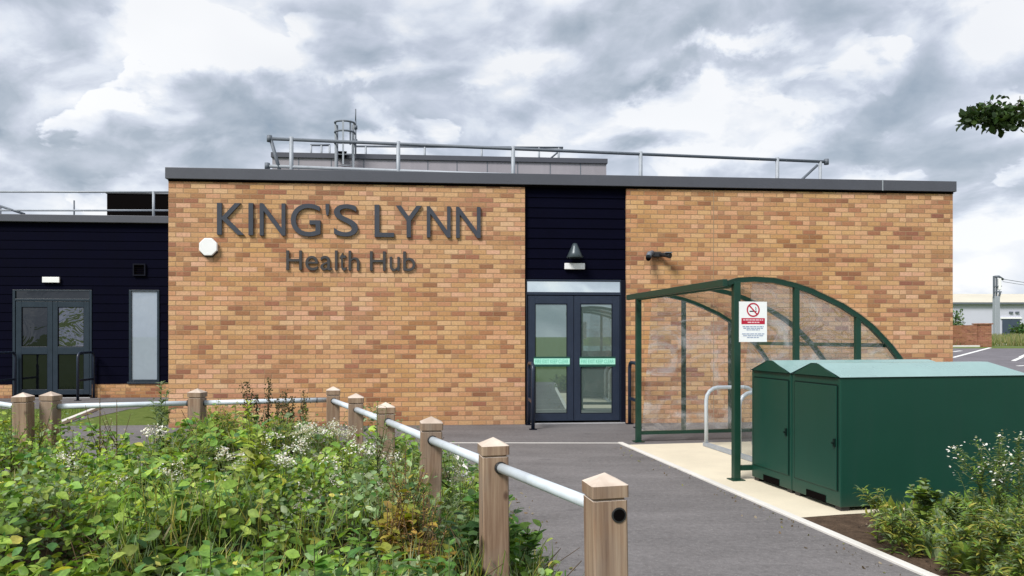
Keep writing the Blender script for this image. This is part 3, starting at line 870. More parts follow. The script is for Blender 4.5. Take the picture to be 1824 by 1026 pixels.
m = MB(); m.box(wU0 + t + .001, wU1 - t - .001, WV + .0, WV + .02, wZ0 + t + .001, wZ1 - t * .6 - .001); m.build('pane', M['blind'], wn)
m = MB(); m.box(wU0 - .03, wU1 + .03, WV - .07, WV - .031, wZ0 - .05, wZ0 - .002); m.build('sill', M['frame_teal'], wn, bevel=0.004)
emergency_light('white box emergency light on navy boards over the left wing door', 77, 493.5, 107.5, 503.5, WV - .02)
u0, u1, z0, z1 = rect_on_wall(237.5, 468.5, 260, 492.5, WV - .02)
vt = thing('wall_vent', 'small square dark vent cover high on the navy wing', 'vent', (*B((u0 + u1) / 2, WV - .02), (z0 + z1) / 2), RZ)
a = (u1 - u0) / 2; m = MB()
m.box(-a, -a + .03, -.04, 0, -a, a); m.box(a - .03, a, -.04, 0, -a, a); m.box(-a + .03, a - .03, -.04, 0, a - .03, a); m.box(-a + .03, a - .03, -.04, 0, -a, -a + .03); m.build('frame', M['frame_dark'], vt)
m = MB()
for i in range(5): m.bar((-a + .03, -.02, -a + .05 + i * (2 * a - .08) / 4.6), (a - .03, -.02, -a + .05 + i * (2 * a - .08) / 4.6), .03, .008, (0, .7, .7))
m.build('louvre', M['black'], vt)
u, _ = onwall(148, 660, WV - .6); guard_rail('dark guard hoop right of the left wing door', u, 1.12, WV - 0.08, WV - 0.85, 'door guard hoops')
u, _ = onwall(4, 660, WV - .6); guard_rail('dark guard hoop cut by the left edge of the photo, beside the wing door', u, 1.12, WV - 0.08, WV - 0.85, 'door guard hoops')

# wing roof: guard rail and black plant housing
def WL(px, py, off): u, z = onwall(px, py, off); return Vector((u, off, z))
gr = thing('roof_guardrail', 'thin grey two rail guardrail on the roof of the navy wing', 'guardrail', (O.x, O.y, 0), RZ)
o1 = WV + 1.2
a, b = WL(-60, 341.5, o1), WL(300, 341.5, o1); m = MB(); m.tube([a, b + Vector((.6, 0, 0))], 0.026, 8); m.build('top_rail', M['galv'], gr)
a, b = WL(-60, 374.5, o1), WL(300, 374.5, o1); m = MB(); m.tube([a, b + Vector((.6, 0, 0))], 0.026, 8); m.build('mid_rail', M['galv'], gr)
for px in (132, 273.5):
    a = WL(px, 340.5 if px > 200 else 357, o1); m = MB(); m.tube([(a.x, a.y, wt - .06), a], 0.035 if px > 200 else 0.02, 8); m.build('post', M['galv'] if px > 200 else M['galv_dark'], gr)
a, b = WL(-3, 366, o1), WL(44, 381.5, o1); m = MB(); m.tube([a, b], 0.03, 8); m.build('brace', M['galv_dark'], gr)
a = WL(1, 366, o1); m = MB(); m.tube([(a.x, a.y, wt - .06), a], 0.02, 8); m.build('post', M['galv_dark'], gr)
u0, u1, z0, z1 = rect_on_wall(190, 343, 310, 390, WV + 3)
hs = thing('roof_housing', 'plain black plant housing behind the guardrail of the wing roof', 'plant housing', (*B((u0 + u1) / 2, WV + 3), wt - .06), RZ)
hw = (u1 - u0) / 2; m = MB(); m.box(-hw, hw, 0, 2.2, 0, z1 - wt + .03); m.build('casing', M['black'], hs, bevel=.02)
m = MB(); m.box(-hw - .02, hw + .02, -.02, 2.22, z1 - wt + .03, z1 - wt + .06); m.build('lid', M['dark_plastic'], hs)

# ------------------------------------------------------------------ main roof: guard rail, plant room, ladder, rod
ga, gb = W(480, 247, 14.2), W(1472, 288.3, 16.04)
dirv = (gb - ga); Lr = dirv.length; gz = math.atan2(dirv.y, dirv.x)
gr = thing('roof_guardrail', 'long grey tubular guardrail with end braces along the brick block roof', 'guardrail', (ga.x, ga.y, ROOF - .12), gz)
zt = ga.z - (ROOF - .12); zt2 = gb.z - (ROOF - .12)
zr = lambda t: zt + (zt2 - zt) * t / Lr
zm = W(480, 296, 14.2).z - (ROOF - .12)
m = MB(); m.tube([(0, 0, zt), (Lr, 0, zt2)], 0.032, 10); m.build('top_rail', M['galv_dark'], gr)
m = MB(); m.tube([(-.04, 0, zm), (Lr, 0, zm + (zt2 - zt))], 0.032, 10); m.build('mid_rail', M['galv'], gr)
def along(px):                                                   # distance along the rail for a sight line
    k = (px - HX) / F; t = (k * ga.y - ga.x) / (math.cos(gz) - k * math.sin(gz)); return t
for px in (519, 709.5, 914, 1141, 1384.5):
    t = along(px); m = MB(); m.tube([(t, 0, 0), (t, 0, zr(t) + .05)], 0.040, 10); m.build('post', M['galv'], gr)
    m = MB(); m.box(t - .12, t + .12, -.12, .6, 0, .04); m.build('base_plate', M['galv_dark'], gr)
t = along(1461); m = MB(); m.tube([(t, 0, 0), (t, 0, zr(t))], 0.035, 10); m.build('post', M['galv'], gr)
m = MB(); m.tube([(along(1388), 0, zm - .35), (along(1456), 0, zr(Lr) - .08)], 0.028, 8); m.build('brace', M['galv_dark'], gr)
m = MB(); m.tube([(0.02, 0, zt), (along(503), 0.0, zm - .25)], 0.034, 8); m.build('brace', M['galv_dark'], gr)
for p in ((0, 0, zt), (-.04, 0, zm), (Lr, 0, zt2)):
    m = MB(); m.lathe([(0, -.06), (.05, -.06), (.05, .06), (0, .06)], 10, p); m.build('clamp', M['galv_dark'], gr)

PV = 8.0
u0, z_top = onwall(485, 271.5, PV); u1, _ = onwall(1080, 284, PV); _, zb = onwall(485, 280.5, PV)
pr = thing('plant_room', 'pale grey panelled rooftop plant room with dark parapet, behind the guardrail', 'plant room', (*B(0, PV), ROOF - .12), RZ)
z_top -= ROOF - .12; zb -= ROOF - .12
m = MB(); m.box(u0, u1, 0, 5, 0, zb); m.build('wall', M['panel_grey'], pr)
m = MB(); m.box(u0 - .03, u1 + .03, -.05, 5.05, zb, z_top); m.build('parapet', M['fascia'], pr, bevel=.008)
m = MB()
for px in (532, 590, 648, 706, 762, 814, 868, 922, 980, 1034):
    uu, _ = onwall(px, 300, PV); m.box(uu - .012, uu + .012, -.006, -.001, 0, zb)
m.build('panel_joint', M['galv_dark'], pr)
m = MB(); m.box(u0 + .05, u1 - .05, .1, 4.9, z_top + .001, z_top + .01); m.build('roof', M['fascia'], pr)
PZ = ROOF - .12 + z_top

gv = PV + 1.0
def PL(px, py): u, z = onwall(px, py, gv); return Vector((u, 0, z - PZ))
gr = thing('roof_guardrail', 'thin guardrail standing on the plant room roof, with the ladder opening in it', 'guardrail', (*B(0, gv), PZ), RZ)
m = MB(); m.tube([PL(553, 258.5), PL(588, 258.5)], .03, 8); m.tube([PL(627, 260.5), PL(1003, 263)], .03, 8); m.build('top_rail', M['galv_dark'], gr)
m = MB(); m.tube([PL(960, 281.5), PL(1008, 283)], .025, 8); m.build('lower_rail', M['galv_dark'], gr)
for px in (554, 572.5, 587, 628, 651.5, 756.5, 858, 960, 995):
    a = PL(px, 258.8 if px < 600 else 260.5 + (px - 627) / 376 * 2.5); m = MB(); m.tube([(a.x, 0, 0), a], .03, 8); m.build('post', M['galv'], gr)
m = MB(); m.tube([PL(1002, 264), PL(981, 282)], .025, 8); m.build('brace', M['galv_dark'], gr)

lv = PV - 0.8
def LL(px, py, d=0.0): u, z = onwall(px, py, lv); return Vector((u, d, z - (ROOF - .12)))
ld = thing('access_ladder', 'caged steel access ladder rising in front of the plant room parapet', 'ladder', (*B(0, lv), ROOF - .12), RZ)
for px in (594, 623):
    a = LL(px, 211); m = MB(); m.tube([(a.x, .62, 0), (a.x, .62, a.z)], .03, 8); m.build('side_rail', M['galv_dark'], ld)
a, b = LL(594, 300), LL(623, 300)
for i in range(9):
    m = MB(); m.tube([(a.x, .62, .2 + i * .3), (b.x, .62, .2 + i * .3)], .014, 6); m.build('rung', M['galv'], ld)
for py in (209, 226.5, 246.5):
    a, b = LL(591, py), LL(627, py); m = MB(); cx = (a.x + b.x) / 2; w = (b.x - a.x) / 2
    pts = [(cx - w, .62, a.z)] + [(cx + w * math.cos(t), .50 - .22 * math.sin(t), a.z) for t in [PI - PI * i / 8 for i in range(9)]] + [(cx + w, .62, a.z)]
    m.tube(pts, .026, 6); m.build('cage_hoop', M['galv_dark'], ld)
for px, d, y0, y1 in ((592.5, .48, 209, 296), (608.5, .27, 209, 288), (625.5, .48, 209, 296), (621, .34, 209, 252)):
    a, b = LL(px, y0, d), LL(px, y1, d); m = MB(); m.bar(a, b, .045, .02, (0, 1, 0)); m.build('cage_strap', M['galv'] if px != 621 else M['galv_dark'], ld)
u0, z1 = onwall(599.5, 271, PV - .1); u1, z0 = onwall(617, 280.5, PV - .1)
hb = thing('roof_hatch', 'small black hatch box in the parapet, seen through the ladder cage', 'hatch', (*B((u0 + u1) / 2, PV - .1), z0), RZ)
m = MB(); m.box((u0 - u1) / 2, (u1 - u0) / 2, -.03, .04, 0, z1 - z0); m.build('box', M['black'], hb, bevel=.01)
m = MB(); m.box((u0 - u1) / 2 - .01, (u1 - u0) / 2 + .01, -.045, .045, z1 - z0 + .001, z1 - z0 + .02); m.build('lid', M['dark_plastic'], hb)
a, b = onwall(633.5, 276, PV + .3), onwall(633.5, 194, PV + .3)
rod = thing('lightning_rod', 'thin tall vertical rod beside the ladder cage on the plant room', 'rod', (*B(a[0], PV + .3), PZ), RZ)
m = MB(); m.tube([(0, 0, 0), (0, 0, (b[1] - PZ) * .75)], .022, 8); m.tube([(0, 0, (b[1] - PZ) * .75), (0, 0, b[1] - PZ)], .016, 8); m.build('pole', M['galv_dark'], rod)
for py in (227, 251.5):
    z = onwall(633.5, py, PV + .3)[1] - PZ; m = MB(); m.lathe([(0, -.05), (.05, -.05), (.05, .05), (0, .05)], 8, (0, 0, z)); m.build('clamp', M['galv_dark'], rod)

# ------------------------------------------------------------------ cycle shelter
SR = math.atan2(0.186, 0.983)
SB, SL, PO = (2.33, 7.69), 2.87, 0.024
sh = thing('cycle_shelter', 'green framed cycle shelter with curved clear roof beside the entrance', 'shelter', (*SB, 0.012), SR)
ARC = [(-.14, 2.035), (0, 2.075), (.2, 2.09), (.42, 2.08), (.65, 2.035), (.85, 1.975), (1.02, 1.905), (1.22, 1.82), (1.42, 1.705), (1.57, 1.60), (1.69, 1.49), (1.81, 1.375), (1.91, 1.255), (2.05, 1.07), (2.16, .87), (2.25, .63), (2.30, .38), (2.32, .0)]
for y in (0, SL / 2, SL):
    m = MB()
    for a, b in zip(ARC[:-1], ARC[1:]):
        m.bar((a[0], y, a[1]), (b[0], y, b[1]), .05, .05, (0, 1, 0))
    m.build('arch', M['green'], sh)
for y in (0, SL):
    m = MB(); m.bar((0, y, 0), (0, y, 2.06), .072, .072, (0, 1, 0)); po = m.build('post', M['green'], sh, bevel=.006)
    m = MB(); m.box(-.07, .07, y - .07, y + .07, 0, .010); m.build('base_plate', M['green'], po)
    m = MB(); m.bar((.036, y, .125), (2.31, y, .125), .05, .05); m.build('bottom_rail', M['green'], sh)
    for x, zz in ((.685, 2.02), (1.41, 1.70)):
        m = MB(); m.bar((x, y, .15), (x, y, zz), .055, .045, (0, 1, 0)); m.build('upright', M['green'], sh)
m = MB(); m.bar((-.15, -.06, 2.045), (-.15, SL + .02, 2.045), .05, .075); m.build('front_beam', M['green'], sh, bevel=.005)
m = MB(); m.bar((0, .03, 2.03), (0, SL - .03, 2.03), .045, .05); m.build('head_rail', M['green'], sh)
m = MB(); m.bar((1.765, .03, 1.395), (1.765, SL - .03, 1.395), .045, .045); m.build('purlin', M['green'], sh)
m = MB(); v = []
for x, zz in ARC: v += [(x, -.05, zz + .029), (x, SL + .08, zz + .029)]
m.add(v, [(2 * i, 2 * i + 2, 2 * i + 3, 2 * i + 1) for i in range(len(ARC) - 1)], True); m.build('roof_sheet', M['sheet_roof'], sh)
for y in (0.03, SL - .03):
    m = MB(); m.prism([(.04, .15)] + [(x, zz - .02) for x, zz in ARC[1:-2] if x > .03] + [(2.28, .15)], y, y + .003); m.build('side_sheet', M['sheet'], sh)

# notice on the near gable
nt = thing('notice_sign', 'white no smoking notice with red ring and red banner on the shelter side', 'sign', (*SB, 0.012), SR)
def gable(px, py, y):                                           # sight line onto the gable plane, local x and z
    c, s_ = math.cos(SR), math.sin(SR); k = (px - HX) / F
    ox, oy = SB[0] - s_ * y, SB[1] + c * y
    x = (k * oy - ox) / (c - k * s_); Y = oy + x * s_
    return x, EYE - (py - HY) / F * Y - .012
x0, z1 = gable(1316.5, 537, -.04); x1, z0 = gable(1366, 609, -.04)
m = MB(); m.box(x0, x1, -.042, -.037, z0, z1); m.build('panel', M['white'], nt)
w, h = x1 - x0, z1 - z0; cx = x0 + w * .5; cz = z1 - h * .205; ro = w * .235; yf = -.044
def ring(ri, ro_, n=28):
    m = MB(); v = []
    for i in range(n):
        a = 2 * PI * i / n; v += [(cx + ri * math.cos(a), yf, cz + ri * math.sin(a)), (cx + ro_ * math.cos(a), yf, cz + ro_ * math.sin(a))]
    m.add(v, [(2 * i, 2 * i + 1, 2 * ((i + 1) % n) + 1, 2 * ((i + 1) % n)) for i in range(n)]); return m
m = ring(ro * .80, ro); q = ro * .62
m.add([(cx - q - .004, yf, cz + q - .004), (cx - q + .006, yf, cz + q + .006), (cx + q + .004, yf, cz - q + .004), (cx + q - .006, yf, cz - q - .006)], [(0, 3, 2, 1)])
m.build('prohibition_ring', M['sign_red'], nt)
m = MB(); yb = -.0428
m.box(cx - ro * .55, cx + ro * .30, yf + .0006, -.0425, cz - ro * .28, cz - ro * .12); m.box(cx + ro * .34, cx + ro * .52, yf + .0006, -.0425, cz - ro * .28, cz - ro * .12)
m.tube([(cx + ro * .44, yf + .001, cz - ro * .05), (cx + ro * .38, yf + .001, cz + ro * .12), (cx + ro * .46, yf + .001, cz + ro * .25), (cx + ro * .30, yf + .001, cz + ro * .42)], .003, 5)
m.build('cigarette_pictogram', M['sign_dark'], nt)
m = MB(); m.box(x0 + w * .08, x1 - w * .08, -.0436, -.0421, z1 - h * .56, z1 - h * .41); m.build('banner', M['sign_red'], nt)
rr = random.Random(3)
def text_rows(rows, mat, name, yfr):
    m = MB()
    for (zc, hh, a, b) in rows:
        x = x0 + w * a
        while x < x0 + w * b:
            l = rr.uniform(.016, .045); e = min(x + l, x0 + w * b)
            m.box(x, e, yfr, -.0421, z1 - h * zc - hh / 2, z1 - h * zc + hh / 2); x = e + .007
    m.build(name, mat, nt)
text_rows([(.455, .012, .14, .86), (.515, .012, .30, .72)], M['sign_pink'], 'banner_lettering', -.0445)
text_rows([(.62, .009, .12, .88), (.66, .009, .15, .85), (.70, .009, .26, .74), (.80, .009, .10, .90), (.845, .009, .14, .86), (.89, .009, .28, .70)], M['sign_blue'], 'small_print', -.0438)

# cycle rack of silver hoops
rk = thing('cycle_rack', 'silver tubular cycle rack of hoops on a floor bar inside the shelter', 'cycle rack', (2.635, 10.03, 0.012), SR)
m = MB(); m.bar((0, .05, .03), (0, -2.25, .03), .05, .05); m.bar((.72, .05, .03), (.72, -2.25, .03), .05, .05); m.build('floor_bar', M['galv'], rk)
for y in (0, -.92, -1.84):
    m = MB(); r = .17; zt_ = .80
    pts = [(0, y, .05), (0, y, zt_ - r)] + [(r - r * math.cos(a), y, zt_ - r + r * math.sin(a)) for a in (PI / 8, PI / 4, 3 * PI / 8, PI / 2)]
    pts += [(.72 - r + r * math.sin(a), y, zt_ - r + r * math.cos(a)) for a in (0, PI / 8, PI / 4, 3 * PI / 8, PI / 2)] + [(.72, y, .05)]
    m.tube(pts, .026, 12); m.build('hoop', M['rail'], rk)

# ------------------------------------------------------------------ cycle lockers
LK = math.radians(11.6)
lp = Vector((2.794, 6.286)); lx = Vector((math.cos(LK), math.sin(LK))); ly = Vector((-math.sin(LK), math.cos(LK)))
LWD, LLN, LH, LR = .722, 1.91, 1.142, .112
def locker(label, k):
    p = lp + ly * (k * (LWD + .012))
    t = thing('cycle_locker', label, 'cycle locker', (p.x, p.y, 0.012), LK, 'green steel cycle lockers')
    W_ = LWD
    m = MB(); zb = .035
    m.box(0, LLN, 0, W_, zb, LH); m.build('body', M['locker'], t, bevel=.008)
    m = MB(); lip = .012; a, b = W_ * .44, W_ * .56
    v = [(-lip, -lip, LH + .001), (-lip, a, LH + LR), (-lip, b, LH + LR), (-lip, W_ + lip, LH + .001), (LLN + lip, -lip, LH + .001), (LLN - .13, a, LH + LR), (LLN - .13, b, LH + LR), (LLN + lip, W_ + lip, LH + .001)]
    m.add(v, [(0, 4, 5, 1), (1, 5, 6, 2), (2, 6, 7, 3), (4, 7, 6, 5), (0, 3, 7, 4)]); m.build('roof', M['locker_roof'], t)
    m = MB(); m.prism([(a0, b0) for a0, b0 in ((.02, LH + .002), (W_ - .06, LH + .002), (b - .02, LH + LR - .004), (a - .03, LH + LR - .004))], -lip - .012, -lip - .002, 'yz'); m.build('gable_end', M['locker'], t)
    m = MB(); m.box(-.010, -.001, .045, W_ - .055, .17, LH - .075); d_ = m.build('door', M['locker'], t, bevel=.003)
    m = MB(); m.box(-.0035, -.0008, .030, .0445, .165, LH - .07); m.box(-.0035, -.0008, W_ - .0545, W_ - .040, .165, LH - .07); m.box(-.0035, -.0008, .0445, W_ - .0545, LH - .0745, LH - .062); m.build('door_gap', M['locker_seam'], t)
    m = MB(); m.box(-.028, -.011, .050, .072, .545, .615); m.tube([(-.02, .061, .58), (-.045, .061, .58)], .010, 10); m.build('handle', M['locker_seam'], d_, bevel=.004)
    m = MB(); m.box(-.0045, -.0012, W_ * .28, W_ * .68, .036, .098); m.build('base_cutout', M['black'], t)
    for (fx, fy) in ((.02, .02), (.02, W_ - .10), (LLN - .1, .02), (LLN - .1, W_ - .10)):
        m = MB(); m.box(fx, fx + .08, fy, fy + .08, 0, zb - .001); m.build('foot', M['dark_plastic'], t)
    return t
locker('green steel cycle locker with ridged roof, nearer of the pair, its long side toward us', 0)
locker('green steel cycle locker with ridged roof, farther of the pair, beside the shelter post', 1)

# ------------------------------------------------------------------ knee rail fences of timber posts
PW = .122
def post_mesh(top=1.03, hole=False):
    m = MB(); h = PW / 2; c = h + .004
    zc = top - .035
    g0, g1 = zc - .052, zc - .044
    ch = .006
    def ring_(hw, z): return [(-hw + ch, -hw, z), (hw - ch, -hw, z), (hw, -hw + ch, z), (hw, hw - ch, z), (hw - ch, hw, z), (-hw + ch, hw, z), (-hw, hw - ch, z), (-hw, -hw + ch, z)]
    lv = [ring_(h, -.1), ring_(h, g0), ring_(h - .008, g0 + .003), ring_(h - .008, g1), ring_(c, g1 + .003), ring_(c, zc)]
    v = [p for r_ in lv for p in r_] + [(0, 0, top)]
    f = [(i * 8 + k, i * 8 + (k + 1) % 8, (i + 1) * 8 + (k + 1) % 8, (i + 1) * 8 + k) for i in range(len(lv) - 1) for k in range(8)]
    n = (len(lv) - 1) * 8
    f += [(n + k, n + (k + 1) % 8, n + 8) for k in range(8)]
    m.add(v, f); return m
pm = post_mesh(); proto = pm.build('post', M['wood']); pme = proto.data; bpy.data.objects.remove(proto)
POSTROT = math.radians(12)
prng = random.Random(5)
def fence(name, label, pts, zr_, rot, skip_last=False, collars=True):
    t = thing(name, label, 'fence', (pts[0][0], pts[0][1], 0))
    o0 = Vector((pts[0][0], pts[0][1], 0))
    loc = [Vector((p[0], p[1], 0)) - o0 for p in pts]
    for q in (loc[:-1] if skip_last else loc):
        o = bpy.data.objects.new('post', pme); C.objects.link(o); o.parent = t
        o.location = q; o.rotation_euler = (prng.uniform(-.018, .018), prng.uniform(-.018, .018), rot + prng.uniform(-.03, .03))
    for a, b in zip(loc[:-1], loc[1:]):
        d_ = (b - a).normalized()
        m = MB(); z = Vector((0, 0, zr_))
        m.tube([a + z - d_ * .03, b + z + d_ * .03], .0235, 14); m.build('rail', M['rail'], t)
        if collars:
            for p, s_ in ((a, 1), (b, -1)):
                m = MB(); c_ = p + z + d_ * s_ * (PW * .5); m.tube([c_ - d_ * .006, c_ + d_ * s_ * .012], .029, 14)
                m.build('rail_collar', M['dark_plastic'], t)
    return t, loc
main_pts = [(-1.708, 7.03), (-1.316, 6.19), (-.905, 5.31), (-.493, 4.38), (-.079, 3.47), (.338, 2.57)]
fa, loc = fence('knee_rail_fence', 'row of squat timber posts with a pale tubular rail, running along the path', main_pts, .895, POSTROT)
# open rail end in the nearest post
e0 = loc[-1] + Vector((0.012, 0, 0)); c, s_ = math.cos(POSTROT), math.sin(POSTROT)
nrm = Vector((s_, -c, 0)); face = e0 + nrm * (PW / 2)
m = MB()
m.tube([face + Vector((0, 0, .895)) - nrm * .01, face + Vector((0, 0, .895)) + nrm * .0035], .026, 20, True); m.build('rail_socket', M['dark_plastic'], fa)
m = MB(); m.tube([face + Vector((0, 0, .895)) + nrm * .0036, face + Vector((0, 0, .895)) + nrm * .0042], .0205, 20, True); m.build('socket_hole', M['black'], fa)
fence('knee_rail_fence', 'row of timber posts with a white-looking tubular rail across the back of the overgrown bed', [(-1.708, 7.03)][:0] + [(-4.00, 6.38), (-2.88, 6.73), (-1.79, 7.06)], .897, math.radians(-4), True)
fence('knee_rail_fence', 'timber post and rail leaving the double post toward the left edge of the photo', [(-4.13, 6.27), (-5.35, 7.25), (-6.35, 8.05)], .895, math.radians(6))
# ------------------------------------------------------------------ far right: wall, shed, mast
fx, fy = 31.0, 42.0
def far(px, py, Y): p = W(px, py, Y); return p
p0 = far(1766.5, 578, 41.5); gz0 = ground_z(p0.x, p0.y)
bw = thing('brick_garden_wall', 'low red brown brick wall ending in a square pier beyond the car park', 'wall', (p0.x, p0.y, gz0))
hgt = p0.z - gz0
m = MB(); m.box(-.64, 0, 0, .64, -.2, hgt); m.build('pier', M['brick_red'], bw)
m = MB(); m.box(-.70, .06, -.06, .70, hgt + .001, hgt + .07); m.build('coping', M['brick_red'], bw, bevel=.01)
q = far(1697, 588, 46); 
m = MB(); ex = q.x - p0.x - 1.5
m.prism([(-.66, .22), (-.66, .52), (ex, 4.7), (ex, 4.4)], -.3, hgt - .02, 'xy'); m.build('wall_panel', M['brick_red'], bw)

SY = 112.0
gs = ground_z(70, SY)
a, b = far(1560, 597, SY), far(2020, 597, SY)
zt_, ze = far(1700, 523.5, SY + 12).z, far(1700, 539, SY).z
sd = thing('industrial_shed', 'long pale industrial shed with cream roof in the far distance', 'shed', (a.x, SY, gs))
L = b.x - a.x
m = MB(); m.box(0, L, 0, 24, -.3, ze - gs); m.build('wall', M['shed_wall'], sd)
m = MB(); m.add([(-.3, -.5, ze - gs + .02), (L + .3, -.5, ze - gs + .02), (L + .3, 12, zt_ - gs), (-.3, 12, zt_ - gs), (-.3, 24.5, ze - gs + .02), (L + .3, 24.5, ze - gs + .02)], [(0, 1, 2, 3), (3, 2, 5, 4)]); m.build('roof', M['shed_roof'], sd)
m = MB(); m.box(-.3, L + .3, -.55, -.35, ze - gs - .28, ze - gs + .0); m.build('eave_shade_strip', M['galv_dark'], sd)  # dark strip put in for the shade under the eaves
x0, x1 = far(1785, 568, SY).x - a.x, far(1816, 568, SY).x - a.x
m = MB(); m.box(x0, x1, -.12, -.01, 0, far(1785, 568, SY).z - gs); m.build('roller_door', M['shed_door'], sd)
m = MB(); m.box(x0 - .25, x1 + .25, -.2, -.02, far(1785, 568, SY).z - gs + .01, far(1785, 568, SY).z - gs + .25); m.build('door_lintel', M['white'], sd)
for px in (1800, 1811):
    xx = far(px, 555, SY).x - a.x; m = MB(); m.box(xx - .25, xx + .25, -.25, -.01, far(px, 558, SY).z - gs, far(px, 555, SY).z - gs); m.build('floodlight', M['galv_dark'], sd)

MY = 72.0
a = far(1774.5, 597, MY); gm = ground_z(a.x, MY)
mt = thing('telecom_mast', 'grey telecom mast with twin bars and a box at its top, before the shed', 'mast', (a.x, MY, gm))
zz = lambda py: far(1774, py, MY).z - gm
xx = lambda px: far(px, 500, MY).x - a.x
m = MB(); m.bar((0, 0, 0), (0, 0, zz(528)), .46, .46, (0, 1, 0)); m.build('column', M['galv'], mt, bevel=.03)
m = MB(); m.bar((xx(1770.5), 0, zz(530)), (xx(1770.5), 0, zz(491.5)), .14, .14, (0, 1, 0)); m.bar((xx(1775), 0, zz(530)), (xx(1775), 0, zz(491.5)), .12, .12, (0, 1, 0)); m.build('twin_bar', M['galv_dark'], mt)
m = MB(); m.box(xx(1777), xx(1781.5), -.2, .2, zz(516), zz(496)); m.build('cabinet', M['white'], mt, bevel=.03)
m = MB(); m.tube([(xx(1772), 0, zz(493)), (xx(1779), 0, zz(492.5)), (xx(1787), 0, zz(498))], .12, 8); m.build('bracket', M['galv_dark'], mt)
m = MB(); m.tube([(xx(1778), -.1, zz(518)), (xx(1780), -.1, zz(522)), (xx(1777), -.1, zz(534))], .1, 8); m.build('cable_loop', M['galv_dark'], mt)
m = MB(); m.bar((xx(1769), -.1, zz(510)), (xx(1783), -.1, zz(510)), .08, .1); m.bar((xx(1769), -.1, zz(520)), (xx(1783), -.1, zz(520)), .08, .1); m.build('cross_arm', M['galv_dark'], mt)
cb = MB(); p = far(1786, 497, MY); pts = [Vector((p.x + i * 2.0, p.y + i * 1.1, p.z - .5 * math.sin(PI * i / 10) + i * .03)) for i in range(11)]
cb.tube(pts, .028, 5); p = far(1786, 501, MY); cb.tube([q_ + Vector((0, 0, -.25)) for q_ in pts], .022, 5)
tag(cb.build('overhead_cable', M['galv_dark']), 'pair of thin cables running from the mast top to the right edge', 'cable')

# ------------------------------------------------------------------ vegetation
def tint_attr(me, cols):
    at = me.color_attributes.new('tint', 'FLOAT_COLOR', 'POINT')
    a = np.ones((len(me.vertices), 4), np.float32); a[:, :3] = cols
    at.data.foreach_set('color', a.ravel())

LEAF = (np.array([(0, 0, 0), (0, .5, -.03), (0, 1, -.12), (-.24, .22, .05), (-.33, .52, .06), (-.17, .82, .0), (.24, .22, .05), (.33, .52, .06), (.17, .82, .0)], float),
        [(0, 1, 4, 3), (1, 2, 5, 4), (0, 6, 7, 1), (1, 7, 8, 2)])
LANCE = (np.array([(0, 0, 0), (0, .5, .03), (0, 1, -.15), (-.10, .3, .03), (-.09, .65, .02), (.10, .3, .03), (.09, .65, .02)], float),
         [(0, 1, 4, 3), (1, 2, 4), (0, 5, 6, 1), (1, 6, 2)])
BLADE = (np.array([(-.5, 0, 0), (.5, 0, 0), (-.42, .4, .02), (.42, .4, .02), (-.3, .75, -.06), (.3, .75, -.06), (0, 1, -.2)], float), [(0, 1, 3, 2), (2, 3, 5, 4), (4, 5, 6)])
DISC = (np.array([(-.5, 0, 0), (-.25, .43, .05), (.25, .43, .05), (.5, 0, 0), (.25, -.43, .05), (-.25, -.43, .05)], float), [(0, 1, 2, 3), (0, 3, 4, 5)])
OCT = (np.array([(0, 0, .5), (.4, 0, 0), (0, .4, 0), (-.4, 0, 0), (0, -.4, 0), (0, 0, -.5)], float), [(0, 1, 2), (0, 2, 3), (0, 3, 4), (0, 4, 1), (5, 2, 1), (5, 3, 2), (5, 4, 3), (5, 1, 4)])


def unit(a): return a / np.maximum(np.linalg.norm(a, axis=1, keepdims=True), 1e-6)


def scatter(name, tpl, P, T, N, size, cols, mat, parent=None, width=1.0):
    """one mesh of many small leaves: at P, pointing along T, facing N"""
    V, faces = tpl
    P = np.asarray(P, float); T = unit(np.asarray(T, float)); N = np.asarray(N, float)
    Bv = unit(np.cross(T, N)); Nn = np.cross(Bv, T)
    size = np.broadcast_to(np.asarray(size, float), (len(P),)); width = np.broadcast_to(np.asarray(width, float), (len(P),))
    k = len(V)
    co = (P[:, None, :] + size[:, None, None] * (V[None, :, 0, None] * width[:, None, None] * Bv[:, None, :] + V[None, :, 1, None] * T[:, None, :] + V[None, :, 2, None] * Nn[:, None, :])).reshape(-1, 3)
    n = len(P)
    lens = np.array([len(f) for f in faces]); flat = np.concatenate([np.array(f) for f in faces])
    loops = (np.arange(n)[:, None] * k + flat[None, :]).ravel()
    tot = np.tile(lens, n); start = np.concatenate([[0], np.cumsum(tot)[:-1]])
    me = bpy.data.meshes.new(name)
    me.vertices.add(len(co)); me.vertices.foreach_set('co', co.ravel())
    me.loops.add(len(loops)); me.loops.foreach_set('vertex_index', loops.astype(np.int32))
    me.polygons.add(len(tot)); me.polygons.foreach_set('loop_start', start.astype(np.int32))
    me.polygons.foreach_set('use_smooth', np.ones(len(tot), bool))
    me.update(calc_edges=True)
    tint_attr(me, np.repeat(np.asarray(cols, np.float32), k, axis=0))
    me.validate()
    return link_mesh(name, me, mat, parent)


def palette(n, cols, jit=.25, rs=R):
    cols = np.array(cols, float); c = cols[rs.randint(0, len(cols), n)]
    return np.clip(c * (1 + rs.uniform(-jit, jit, (n, 1))) * (1 + rs.uniform(-.08, .08, (n, 3))), 0, 1)


def rand_dirs(n, up=0.0, rs=R):
    d_ = rs.normal(size=(n, 3)); d_[:, 2] += up; return unit(d_)

